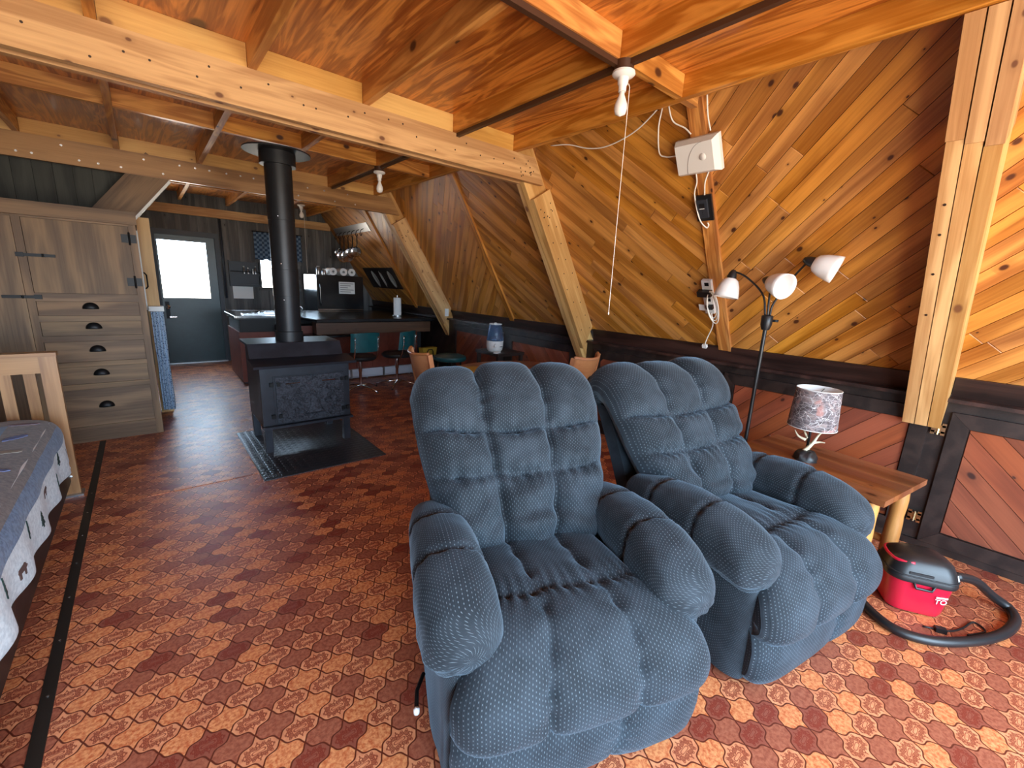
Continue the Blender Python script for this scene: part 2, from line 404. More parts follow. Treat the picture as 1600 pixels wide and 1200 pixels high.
# lamp shade with camouflage twigs
m = Mt('camo_shade', .7); P = m.coord(); w = m.noise(P, 16, 4, .6, 1.2)
wv_ = m.n('ShaderNodeVectorMath'); wv_.operation = 'MULTIPLY_ADD'; nzc = m.n('ShaderNodeTexNoise'); m.l(P, nzc.inputs['Vector']); nzc.inputs['Scale'].default_value = 30; m.l(nzc.outputs['Color'], wv_.inputs[0]); wv_.inputs[1].default_value = (.05, .05, .05); m.l(P, wv_.inputs[2])
v1 = E_(m.nt, m.voro(wv_.outputs[0], 17, 'DISTANCE_TO_EDGE').outputs['Distance'])
v2 = E_(m.nt, m.voro(m.coord((.5, .5, 1.6)), 34, 'DISTANCE_TO_EDGE').outputs['Distance'])
col = m.ramp(w, [(.3, (.05, .035, .032)), (.5, (.13, .11, .12)), (.62, (.27, .20, .19)), (.75, (.14, .17, .14))])
col = m.mix(v1.ss(.020, .006), col, (.70, .68, .66)); col = m.mix(v2.ss(.05, .02) * .5, col, (.5, .46, .46)); col = m.mix(m.noise(P, 9, 2).ss(.60, .68) * .7, col, (.42, .19, .16))
M['camo'] = m.out(col)
m = Mt('tread_plate', .3, .7); x, y, z = sep_xyz(m, m.coord())
aa = ((x * 60).sin() * (y * 60).sin()).abs(); M['tread'] = m.out((.09, .10, .115), aa.ss(.4, .7), .6, .002)
m = Mt('stove_door_cast', .5, .4); P = m.coord(); hh = m.noise(P, 42, 5, .7, 1.5); M['cast'] = m.out(m.mix(hh.ss(.4, .6), (.010, .012, .018), (.055, .062, .080)), hh, .9, .006)
# ------------------------------------------------------------------ the room shell
TH = R(58.5)                       # pitch of the A-frame slope
X0, Z0 = 3.54, 1.06                # where the slope boards start
SN = Vector((-math.sin(TH), 0, -math.cos(TH)))     # inward normal of the slope
SU = Vector((-math.cos(TH), 0, math.sin(TH)))      # up the slope
def slope(y, s, d=0.0):            # point on the slope: y along the room, s up the slope, d out from the boards
    return Vector((X0, y, Z0)) + SU * s + SN * d
XL = -1.75                         # left wall
ZP = 2.615                         # underside of the loft plywood
ZJ = 2.500                         # underside of the joists

fl = obj('floor', BX(XL - .1, 4.1, YG - .1, YB + .1, -.06, 0), M['floor']); tag(fl, 'patterned red-brown sheet vinyl floor with quarry-tile print', kind='structure')

# slope boards -------------------------------------------------------------
S1 = (ZP - Z0) / math.sin(TH)
bm = bmesh.new()
vs = [slope(y, s, -d) for d in (.012, .05) for y, s in ((YG, -.02), (YB, -.02), (YB, S1 + .05), (YG, S1 + .05))]
vv = [bm.verts.new(p) for p in vs]
for q in ((0, 1, 2, 3), (7, 6, 5, 4), (0, 4, 5, 1), (1, 5, 6, 2), (2, 6, 7, 3), (3, 7, 4, 0)): bm.faces.new([vv[i] for i in q])
wall_r = obj('wall_right', bm, M['grout_dark']); tag(wall_r, 'sloping A-frame wall lined with diagonal knotty pine boards', kind='structure')
def clip(poly, ax, val, keep):
    out = []
    for i in range(len(poly)):
        p, q = poly[i - 1], poly[i]
        ip = (p[ax] - val) * keep >= 0; iq = (q[ax] - val) * keep >= 0
        if ip != iq:
            t = (val - p[ax]) / (q[ax] - p[ax]); out.append((p[0] + (q[0] - p[0]) * t, p[1] + (q[1] - p[1]) * t))
        if iq: out.append(q)
    return out
def boards(y0, y1, s0, s1, ang, width, mat, parent, plane, name='board', maxlen=1.25, thick=.012, off=0.0):
    """tongue-and-groove boards at ang in the (y,s) rectangle; plane(y,s,d) gives the 3-D point"""
    d = Vector((math.cos(ang), math.sin(ang))); n = Vector((-d.y, d.x))
    cs = [Vector(c) for c in ((y0, s0), (y1, s0), (y1, s1), (y0, s1))]
    vals = [c.dot(n) for c in cs]; k = math.floor(min(vals) / width); kmax = math.ceil(max(vals) / width)
    rnd = random.Random(int(y0 * 1000 + s0 * 77 + 5)); out = []
    while k < kmax:
        w0 = k * width + .0012; w1 = (k + 1) * width - .0012
        lo = min(c.dot(d) for c in cs); hi = max(c.dot(d) for c in cs)
        cuts = [lo - .5]; p = lo + rnd.uniform(.2, maxlen)
        while p < hi: cuts.append(p); p += rnd.uniform(.7, 1.25) * maxlen
        cuts.append(hi + .5)
        for a, b in zip(cuts, cuts[1:]):
            quad = [tuple(d * q + n * w) for q, w in ((a + .001, w0), (b - .001, w0), (b - .001, w1), (a + .001, w1))]
            for ax, v, kp in ((0, y0, 1), (0, y1, -1), (1, s0, 1), (1, s1, -1)):
                quad = clip(quad, ax, v, kp)
                if len(quad) < 3: break
            if len(quad) < 3: continue
            area = abs(sum(quad[i - 1][0] * quad[i][1] - quad[i][0] * quad[i - 1][1] for i in range(len(quad)))) / 2
            if area < .0006: continue
            c = Vector((sum(p[0] for p in quad) / len(quad), sum(p[1] for p in quad) / len(quad)))
            loc = [((Vector(p) - c).dot(d), (Vector(p) - c).dot(n)) for p in quad]
            O = plane(c.x, c.y, off); ex = (plane(c.x + d.x, c.y + d.y, off) - O).normalized(); ez = (plane(c.x, c.y, off + 1) - O).normalized()
            ey = (plane(c.x + n.x, c.y + n.y, off) - O).normalized()
            if ex.cross(ey).dot(ez) < 0: loc = [(p[0], -p[1]) for p in loc]; loc.reverse(); ey = -ey
            Mx = Matrix(((ex.x, ey.x, ez.x, O.x), (ex.y, ey.y, ez.y, O.y), (ex.z, ey.z, ez.z, O.z), (0, 0, 0, 1)))
            out.append(obj(name, prism(bmesh.new(), loc, -thick, rnd.uniform(-.0008, .0008), .0022), mat, parent, Mx))
        k += 1
    return out
D135, D45 = R(135), R(45)
for y0, y1, ang in ((-1.05, .27, D135), (.27, 1.50, D135), (1.50, 2.93, D45), (2.93, 4.18, D45), (4.18, 5.66, D135), (5.66, 6.72, D135), (6.72, YB, D45)):
    boards(y0, y1, 0, S1, ang, .086 if y0 < 5 else .11, M['board'], wall_r, slope, maxlen=1.3 if y0 < 4 else 3)
boards(YG, -1.05, 0, S1, D45, .14, M['board'], wall_r, slope, maxlen=3)

# battens at mid-bay (a flat board with a quarter strip on its sunny side)
for yb, w in ((1.515, .075), (4.18, .06), (6.72, .07)):
    plank('batten', slope(yb, -.02, .012), slope(yb, S1, .012), w, .02, M['joist'], wall_r, up=SN)
    plank('batten_strip', slope(yb - w / 2 - .012, -.02, .012), slope(yb - w / 2 - .012, S1, .012), .022, .024, M['joist'], wall_r, up=SN)

# rafters: three members nailed side by side
def rafter_group(ys, depth, s_lo, s_hi, mat, nails=True):
    for i, (ya, yb) in enumerate(ys):
        lo = s_lo[i]; hi = s_hi[i]
        a = slope((ya + yb) / 2, lo, depth / 2); b = slope((ya + yb) / 2, hi, depth / 2)
        plank('rafter', a, b, yb - ya, depth, mat, wall_r, up=SN, bev=.003, cut=(-.62 if lo < 0 else 0, .0))
SB = (2.335 - Z0) / math.sin(TH)
rafter_group(((.190, .243), (.247, .300), (.304, .357)), .225, (-.14, -.14, -.14), (SB - .15, SB - .13, SB - .11), M['rafter'])
rafter_group(((.186, .240), (.245, .299), (.304, .360)), .232, (SB - .147, SB - .127, SB - .107), (S1, S1, S1), M['beam'])
rafter_group(((2.865, 2.910), (2.914, 2.960), (2.964, 3.010)), .215, (-.03, -.28, -.28), (SB - .03 - .02, S1, S1), M['rafter'])
rafter_group(((5.590, 5.635), (5.640, 5.685), (5.690, 5.735)), .215, (-.03, -.28, -.28), (SB - .05, S1, S1), M['rafter'])
# nail heads on the visible rafter faces
def nails(pts, nrm, rad=.006, mat='nail', parent=None, name='nail_heads'):
    bm = bmesh.new(); nrm = Vector(nrm).normalized()
    for p in pts:
        A = frame_M(p, nrm.orthogonal(), nrm)
        vsn = [bm.verts.new(A @ Vector((rad * math.cos(q * PI / 4), rad * math.sin(q * PI / 4), z))) for z in (-.002, .0012) for q in range(8)]
        for q in range(8): bm.faces.new((vsn[q], vsn[(q + 1) % 8], vsn[8 + (q + 1) % 8], vsn[8 + q]))
        bm.faces.new(vsn[8:])
    return tag(obj(name, bm, M[mat], parent), kind='stuff')
rn = random.Random(3)
pts = []
for yf in (2.865, 5.590):
    for i in range(9):
        s = .05 + i * .155; pts += [slope(yf, s, .055 + rn.uniform(-.02, .02)), slope(yf, s + .05, .16 + rn.uniform(-.02, .02))]
    pts += [slope(yf, SB - .10 - rn.random() * .18, rn.uniform(.04, .18)) for _ in range(7)]
nails(pts, (0, -1, 0), parent=wall_r)
nails([slope(.329, s, .226) for s in (.55, .78, .98, 1.12)], SN, parent=wall_r)

# knee wall below the slope -------------------------------------------------
XK = 3.52
wk = obj('wall_right_lower', box(BX(XK, XK + .12, YG, YB, 0, .925), 3.645, 3.70, YG, YB, 0, 1.2), M['dark_wood']); tag(wk, 'low dark-stained knee wall under the sloping boards', kind='structure')
lg = obj('trim_1', BX(3.455, 3.66, YG, YB, .927, .948), M['ledge'], bev=.004); tag(lg, 'dark ledge board along the top of the knee wall', kind='structure')
for a, b in ((YG, .186), (.362, 2.862), (3.012, 5.588), (5.737, YB)):
    o = plank('trim_2', (3.548, a, 1.006), (3.548, b, 1.006), .122, .02, M['ledge'], None, up=(-1, 0, -.25)); tag(o, 'dark backboard between the ledge and the slope boards', kind='structure')
def kneeplane(y, s, d=0): return Vector((XK - d, y, s))
def cupboard_door(y0, y1, label, hinge_y=None, zlo=.045, zhi=.865, ang=D45):
    t = thing('cupboard_door', label, 'cupboard door', (0, 0, 0), group='cupboard doors in the knee wall')
    w = .082; x = XK
    def member(nm, poly):
        bm = bmesh.new(); lo = [bm.verts.new((x + .001, p[0], p[1])) for p in poly]; hi = [bm.verts.new((x - .022, p[0], p[1])) for p in poly]
        for i in range(4): bm.faces.new((lo[i], lo[(i + 1) % 4], hi[(i + 1) % 4], hi[i]))
        bm.faces.new(hi); bm.faces.new(lo[::-1]); obj(nm, bm, M['dark_wood'], t, bev=.002, seg=1)
    g = .0006
    member('stile', [(y0, zlo + g), (y0 + w, zlo + w + g), (y0 + w, zhi - w - g), (y0, zhi - g)])
    member('stile', [(y1, zlo + g), (y1 - w, zlo + w + g), (y1 - w, zhi - w - g), (y1, zhi - g)])
    member('rail', [(y0 + g, zhi), (y1 - g, zhi), (y1 - w - g, zhi - w), (y0 + w + g, zhi - w)])
    member('rail', [(y0 + g, zlo), (y1 - g, zlo), (y1 - w - g, zlo + w), (y0 + w + g, zlo + w)])
    boards(y0 + w + .004, y1 - w - .004, zlo + w + .004, zhi - w - .004, ang, .098, M['red_board'], t, kneeplane, maxlen=3, thick=.006, off=.008)
    if hinge_y is not None:
        for z in (.755, .19):
            bm = bmesh.new(); tube(bm, [(x - .026, hinge_y, z - .033), (x - .026, hinge_y, z + .033)], .006, 8)
            box(bm, x - .026, x - .0215, hinge_y - .030, hinge_y + .030, z - .024, z + .024)
            for s in (-1, 1):
                for q in (-1, 1): box(bm, x - .026, x - .022, hinge_y + s * .022 - .009, hinge_y + s * .022 + .009, z + q * .024 - .012, z + q * .024 + .012)
            tag(obj('hinge', bm, M['brass'], t), 'bright brass butterfly hinge')
    return t
cupboard_door(-.95, .158, 'dark-framed cupboard door with reddish diagonal boards, behind the red vacuum', .198, ang=D45)
cupboard_door(.242, 1.46, 'dark-framed cupboard panel with reddish diagonal boards behind the log end table', ang=D135)
cupboard_door(1.56, 2.80, 'dark-framed red-board panel in the knee wall between the floor lamp and the first rafter', ang=D135)
cupboard_door(3.05, 4.20, 'dark-framed red-board panel in the knee wall beside the humidifier table', ang=D45)
cupboard_door(4.30, 5.50, 'dark-framed red-board panel in the knee wall below the outlet rafter', ang=D135)
o = obj('baseboard_right', BX(XK - .016, XK, YG, YB, 0, .042), M['dark_wood'], bev=.003, seg=1); tag(o, kind='structure')

# ceiling: plywood sheets on joists, joists on cross beams ------------------
ceil = obj('ceiling', BX(XL - .1, 3.0, YG, YB, ZP + .012, ZP + .05), M['grout_dark']); tag(ceil, 'loft floor seen from below: plywood on joists and cross beams', kind='structure')
XJ = (-1.29, -.68, -.07, .54, 1.15, 1.80, 2.36)
YS = (YG, .04, 1.46, 2.90, 4.22, 5.62, 7.05, YB)
for i in range(len(XJ)):
    xa = XJ[i - 1] + .02 if i else XL
    for a, b in ((YG, .20), (.20, 2.90), (2.90, 5.64), (5.64, YB)):
        bm = BX(0, b - a - .004, -(XJ[i] - xa + .02) / 2, (XJ[i] - xa + .02) / 2, 0, .012)
        obj('plywood_sheet', bm, M['plywood'], ceil, frame_M(((xa + XJ[i] + .02) / 2, a + .002, ZP), (0, 1, 0), (0, 0, 1)))
    plank('joist', (XJ[i] + .02, YG, (ZP + ZJ) / 2), (XJ[i] + .02, YB, (ZP + ZJ) / 2), .04, ZP - ZJ, M['joist'], ceil)
plank('joist', (2.545, YG, ZP - .025), (2.545, YB, ZP - .025), .03, .05, M['joist'], ceil)
obj('plywood_sheet', BX(0, YB - YG, -.085, .085, 0, .012), M['plywood'], ceil, frame_M((2.482, YG, ZP), (0, 1, 0), (0, 0, 1)))
plank('blocking', (2.402, 1.46, ZJ + .032), (2.528, 1.46, ZJ + .032), .04, .064, M['joist'], ceil)
for yb in (.25, 1.46, 2.89, 4.22, 5.63, 7.05):
    for i in range(len(XJ)):
        xa = XJ[i - 1] + .042 if i else XL
        flush = yb in (2.89, 5.63)
        plank('blocking', (xa, yb, (ZP + ZJ) / 2), (XJ[i] - .002, yb, (ZP + ZJ) / 2), .04 if not flush else .042, ZP - ZJ - .002, M['block'] if flush else M['joist'], ceil)
# cross beams under the joists, ends cut to the roof pitch
for yb in (2.865, 5.595):
    for dy in (0, .10):
        if dy and yb > 5: continue
        bm = bmesh.new()
        poly = [(XL, 2.305), (2.700, 2.305), (2.588, 2.499), (XL, 2.499)]
        vlo = [bm.verts.new((p[0] - XL, 0, p[1])) for p in poly]; vhi = [bm.verts.new((p[0] - XL, .044, p[1])) for p in poly]
        for i in range(4): bm.faces.new((vlo[i], vlo[(i + 1) % 4], vhi[(i + 1) % 4], vhi[i]))
        bm.faces.new(vlo); bm.faces.new(vhi[::-1])
        obj('cross_beam', bm, M['beam'] if yb < 5 else M['oak_warm'], ceil, Matrix.Translation((XL, yb - .004 + dy, 0)), bev=.003, seg=1)
pts = []
for i in range(26):
    x = -.6 + i * .125; pts += [(x + rn.uniform(-.04, .04), 2.861, rn.choice((2.345, 2.40, 2.46)) + rn.uniform(-.012, .012))]
pts += [(2.62 - rn.random() * .22, 2.861, 2.33 + rn.random() * .14) for _ in range(12)]
nails(pts, (0, -1, 0), .0055, parent=ceil)
nails([(-.7 + i * .135 + rn.uniform(-.03, .03), 5.591, rn.choice((2.35, 2.45))) for i in range(22)], (0, -1, 0), .009, 'galv_nail', ceil)

# left side: dormer wall, wall behind the wardrobe, hallway partition -------
o = obj('wall_left', BX(XL - .1, XL, YG, 5.84, 0, ZP + .05), M['dark_board']); tag(o, 'dark plank wall on the bed side', kind='structure')
wc = obj('wall_left_rear', BX(XL, .0, 5.78, 5.84, 0, ZP + .05), M['dark_board']); tag(wc, 'dark vertical plank wall behind the wardrobe', kind='structure')
for i in range(14):
    x = XL + .005 + i * .125
    plank('board', (x + .06, 5.774, 0), (x + .06, 5.774, ZP), .121, .012, M['dark_board'], wc, up=(0, -1, 0))
o = obj('wall_left_hall', BX(-.06, .0, 5.84, YB, 0, ZP + .05), M['grey_board']); tag(o, 'weathered plank partition along the hallway', kind='structure')
# left leg of the second frame, the window light on its edge built as a white board
a = Vector((.30, 0, 2.30)); dirn = Vector((-math.cos(R(52)), 0, -math.sin(R(52)))); nn = Vector((math.sin(R(52)), 0, -math.cos(R(52))))
for k, yy in enumerate((5.615, 5.660)):
    c0 = a - nn * .125 + Vector((0, yy, 0)); plank('rafter', c0 - dirn * .08, c0 + dirn * 1.15, .043, .25, M['bar'] if k else M['oak'], ceil, up=nn)
tr = plank('trim_lit_edge', a + Vector((0, 5.636, 0)) + nn * .012, a + Vector((0, 5.636, 0)) + dirn * .50 + nn * .012, .09, .02, M['whitepaint_glare'], None, up=nn); tag(tr, 'white board standing in for window light on the sloping edge of the left frame leg', kind='structure')
pl = plank('trim_4', (.062, 5.655, 0), (.062, 5.655, 1.93), .10, .09, M['rafter'], None, up=(0, -1, 0)); tag(pl, 'plain wooden post beside the wardrobe', kind='structure')
o = obj('trim_lit_slit', BX(.000, .016, 5.58, 5.61, 1.06, 1.90), M['whitepaint_glare']); tag(o, 'narrow white strip standing in for light on the post beside the wardrobe', kind='structure')  # bright slit of light by the post, put in as a white strip

# rear wall of the kitchen ---------------------------------------------------
DX0, DX1, DZ = .205, .955, 1.985       # door leaf
wb = bmesh.new()
KW = (1.58, 2.16, 1.24, 2.0)            # kitchen window
for x0, x1, z0, z1 in ((-.06, DX0 - .04, 0, ZP + .05), (DX0 - .04, DX1 + .04, DZ + .03, ZP + .05), (DX1 + .04, KW[0], 0, ZP + .05), (KW[0], KW[1], 0, KW[2]), (KW[0], KW[1], KW[3], ZP + .05), (KW[1], 4.1, 0, ZP + .05)):
    box(wb, x0, x1, YB + .012, YB + .10, z0, z1)
wback = obj('wall_back', wb, M['grey_board']); tag(wback, 'weathered grey plank wall around the rear door', kind='structure')
x = -.06
while x < 3.5:
    w = .135
    segs = [(0, ZP)]
    def cut(segs, z0, z1): 
        out = []
        for a, b in segs:
            if z0 > a: out.append((a, min(b, z0)))
            if z1 < b: out.append((max(a, z1), b))
        return [(a, b) for a, b in out if b - a > .02]
    if x + w > DX0 - .05 and x < DX1 + .05: segs = cut(segs, -1, DZ + .04)
    if x + w > KW[0] and x < KW[1]: segs = cut(segs, KW[2], KW[3])
    for a, b in segs:
        plank('board', (x + w / 2, YB + .006, a), (x + w / 2, YB + .006, b), w - .004, .012, M['grey_board'], wback, up=(0, -1, 0))
    x += w
hb = plank('trim_6', (.0, YB - .03, 2.36), (2.75, YB - .03, 2.36), .06, .13, M['beam'], None); tag(hb, 'pale header beam above the rear door', kind='structure')
# rear door: leaf, window and glass
d = thing('door_1', 'dark green rear door with a large bright window', 'door'); d['kind'] = 'structure'; del d['category']
bm = bmesh.new()
gx0, gx1, gz0, gz1 = .225, .835, 1.035, 1.905
for q in ((DX0, DX1, .01, gz0), (DX0, DX1, gz1, DZ), (DX0, gx0, gz0, gz1), (gx1, DX1, gz0, gz1)): box(bm, q[0], q[1], YB + .02, YB + .062, q[2], q[3])
obj('door_leaf', bm, M['door'], d)
for q in ((gx0 - .02, gx1 + .02, gz0 - .03, gz0 + .004), (gx0 - .02, gx1 + .02, gz1 - .004, gz1 + .03), (gx0 - .02, gx0 + .004, gz0 + .004, gz1 - .004), (gx1 - .004, gx1 + .02, gz0 + .004, gz1 - .004)):
    obj('glazing_bead', BX(q[0], q[1], YB + .006, YB + .021, q[2], q[3]), M['door'], d, bev=.003, seg=1)
obj('pane', BX(gx0, gx1, YB + .036, YB + .042, gz0, gz1), M['glass'], d)
for q in ((DX0 - .055, DX0 + .003, 0, DZ + .05), (DX1 - .003, DX1 + .055, 0, DZ + .05)): obj('jamb', BX(q[0] - .0, q[1] + .0, YB - .022, YB + .07, q[2], q[3]), M['doorframe'], d, bev=.003, seg=1)
obj('head_jamb', BX(DX0 - .055, DX1 + .055, YB - .024, YB + .07, DZ - .003, DZ + .075), M['doorframe'], d, bev=.003, seg=1)
obj('threshold', BX(DX0 - .02, DX1 + .02, YB - .05, YB + .09, 0, .018), M['steel'], d)
k = obj('door_handle', LT([(.0, .0), (.028, .0), (.028, .012), (.012, .016), (.012, .05), (.03, .055), (.03, .075), (0, .085)], 16), M['chrome'], d, frame_M((.265, YB + .02, .90), (1, 0, 0), (0, -1, 0)), smooth=True, angle=40)
obj('lever', BX(.27, .36, YB - .06, YB - .045, .735, .757), M['chrome'], d, bev=.005); obj('latch_plate', BX(.235, .285, YB - .01, YB + .02, .72, .98), M['iron'], d, bev=.003)
# kitchen window behind the stove pipe
wn_ = thing('window_3', 'small bright kitchen window behind the stove pipe', 'window'); wn_['kind'] = 'structure'; del wn_['category']
for q in ((KW[0] - .05, KW[1] + .05, KW[3], KW[3] + .05), (KW[0] - .05, KW[1] + .05, KW[2] - .05, KW[2]), (KW[0] - .05, KW[0], KW[2], KW[3]), (KW[1], KW[1] + .05, KW[2], KW[3])):
    obj('window_frame', BX(q[0], q[1], YB - .02, YB + .06, q[2], q[3]), M['grey_board'], wn_, bev=.003, seg=1)
obj('pane', BX(KW[0], KW[1], YB + .036, YB + .042, KW[2], KW[3]), M['glass'], wn_)
# near gable wall with its windows (behind the camera)
gb = bmesh.new(); xs = sorted({XL - .1, 4.1} | {w[0] for w in WINS[:2]} | {w[1] for w in WINS[:2]})
for xa, xb in zip(xs, xs[1:]):
    hit = [w for w in WINS[:2] if w[0] <= xa and w[1] >= xb]
    if hit: box(gb, xa, xb, YG - .1, YG, 0, hit[0][2]); box(gb, xa, xb, YG - .1, YG, hit[0][3], ZP + .05)
    else: box(gb, xa, xb, YG - .1, YG, 0, ZP + .05)
gw = obj('wall_front', gb, M['board']); tag(gw, 'pine gable wall with the large windows', kind='structure')
for i, (x0, x1, z0, z1) in enumerate(WINS[:2]):
    wn_ = thing('window_%d' % (i + 1), 'large gable window facing the recliners', 'window'); wn_['kind'] = 'structure'; del wn_['category']
    for q in ((x0, x1, z0, z0 + .05), (x0, x1, z1 - .05, z1), (x0, x0 + .05, z0 + .05, z1 - .05), (x1 - .05, x1, z0 + .05, z1 - .05)):
        obj('window_frame', BX(q[0], q[1], YG - .08, YG + .02, q[2], q[3]), M['dark_wood'], wn_)
# floor trims: bronze strip beside the bed, seams of the hatch
st = obj('trim_7', BX(-.420, -.382, -.6, 4.86, 0, .004), M['strip'], bev=.0015, seg=1); tag(st, 'dark bronze strip screwed along the floor seam by the bed', kind='structure')
nails([(-.401, .4 + i * .3, .0045) for i in range(15)], (0, 0, 1), .004, 'galv_nail', st, 'screw_heads')
hatch = obj('floor_patch', BX(-.13, .505, 3.455, 4.43, 0, .0035), M['floor'], bev=.0015, seg=1); tag(hatch, 'rectangular vinyl patch lying on the floor beside the hearth plate', 'floor patch')
# ------------------------------------------------------------------ recliners
def uv_grid(bm, nu, nv, fn, uvs, wrapu=False, us=None):
    """grid with a uv map in metres"""
    lay = bm.loops.layers.uv.verify()
    g = grid(bm, nu, nv, fn, wrapu=wrapu)
    bm.faces.ensure_lookup_table()
    base = len(bm.faces) - nu * nv
    for j in range(nv):
        for i in range(nu):
            fc = bm.faces[base + j * nu + i]
            for lp, (a, b) in zip(fc.loops, ((i, j), (i + 1, j), (i + 1, j + 1), (i, j + 1))): lp[lay].uv = ((a / nu - .5) * uvs[0] * (us(b / nv) if us else 1), b / nv * uvs[1])
    return g
def bump_cell(a, p=4.0):           # 0 at a seam, 1 in the middle of a pillow
    return max(0.0, 1 - abs(2 * a - 1) ** p) ** .5
def cell(t, edges):
    for k in range(len(edges) - 1):
        if t <= edges[k + 1] or k == len(edges) - 2:
            return k, min(max((t - edges[k]) / (edges[k + 1] - edges[k]), 0), 1)
def lerp(a, b, t): return a + (b - a) * t
def path(pts, t):
    t = min(max(t, 0), 1) * (len(pts) - 1); k = min(int(t), len(pts) - 2); fr = t - k
    p0 = pts[max(k - 1, 0)]; p1 = pts[k]; p2 = pts[k + 1]; p3 = pts[min(k + 2, len(pts) - 1)]
    return tuple(.5 * (2 * b + (c - a) * fr + (2 * a - 5 * b + 4 * c - d) * fr ** 2 + (3 * b - a - 3 * c + d) * fr ** 3) for a, b, c, d in zip(p0, p1, p2, p3))

def pillow_sheet(name, parent, spine, half, edges_s, rows, puff, thick, nu=72, nv=90, seed=0, crumple=0.0, rowfn=None, closed_back=True, back_pts=None, sidecurve=.0):
    """upholstered pad: spine(t)->(y,z) of the front skin, half(t) half width; seams split it into pillows"""
    bm = bmesh.new()
    def base(t):
        y, z = path(spine, t); y2, z2 = path(spine, min(t + .01, 1)); y1, z1 = path(spine, max(t - .01, 0))
        d = Vector((0, y2 - y1, z2 - z1)).normalized(); n = Vector((0, -d.z, d.y))      # outward (towards the sitter)
        return Vector((0, y, z)), n, d
    def fn(a, b):
        s = a * 2 - 1; t = b
        P, n, d = base(t)
        # columns wander a little so that seams are not ruler-straight
        sw = s + .035 * nz(t * 3 + seed, s * 2, seed) ; tw = t + .02 * nz(s * 2.5, t * 3 + seed, 3 + seed)
        if rowfn: tw = rowfn(s, tw)
        i, ca = cell(sw, edges_s); j, cb = cell(min(max(tw, 0), 1), rows)
        hgt = bump_cell(ca) * bump_cell(cb)
        da = min(ca, 1 - ca) * (edges_s[i + 1] - edges_s[i]); db = min(cb, 1 - cb) * (rows[j + 1] - rows[j])
        # gathers running out of the seams
        w = .009 * math.sin((sw * 46 + 3 * nz(sw * 6, tw * 6, seed)) ) * math.exp(-db / .035) * (1 if db < .2 else 0)
        w += .0075 * math.sin((tw * 60 + 3 * nz(sw * 5, tw * 5, seed + 9))) * math.exp(-da / .07)
        cr = crumple * (1 - min(tw / .42, 1)) if crumple else 0
        if cr > 0: w += cr * (.030 * nz(s * 3 + seed, t * 16, 1.3) + .013 * math.sin(t * 70 + 6 * abs(s) + 3 * nz(s * 3, t * 4, seed)))
        e = (max(0, 1 - abs(s) ** 7)) ** .5
        ee = (max(0, 1 - abs(2 * t - 1) ** 14)) ** .5
        off = (puff * (.55 + .45 * nz(i * 3.1 + seed, j * 2.7, 5) * .6 + .2) * hgt + w * e + thick) * e * ee - thick * sidecurve * abs(s) ** 3
        return P + Vector((s * half(t) * (1 + .012 * nz(t * 9, seed, s)), 0, 0)) + n * off + Vector((0, 0, .004 * nz(s * 4, t * 4, seed)))
    L = 0; pr = path(spine, 0)
    for q in range(1, 41):
        pc = path(spine, q / 40); L += math.dist(pr, pc); pr = pc
    g = uv_grid(bm, nu, nv, fn, (2 * half(.5), L))
    if closed_back:
        def bk(a, b):
            s = a * 2 - 1; P, n, d = base(b)
            e = (max(0, 1 - abs(s) ** 6)) ** .5 * (max(0, 1 - abs(2 * b - 1) ** 10)) ** .5
            return P + Vector((s * half(b), 0, 0)) - n * (closed_back * e)
        uv_grid(bm, 24, 30, bk, (2 * half(.5), L))
    return obj(name, bm, M['plush'], parent, smooth=True)

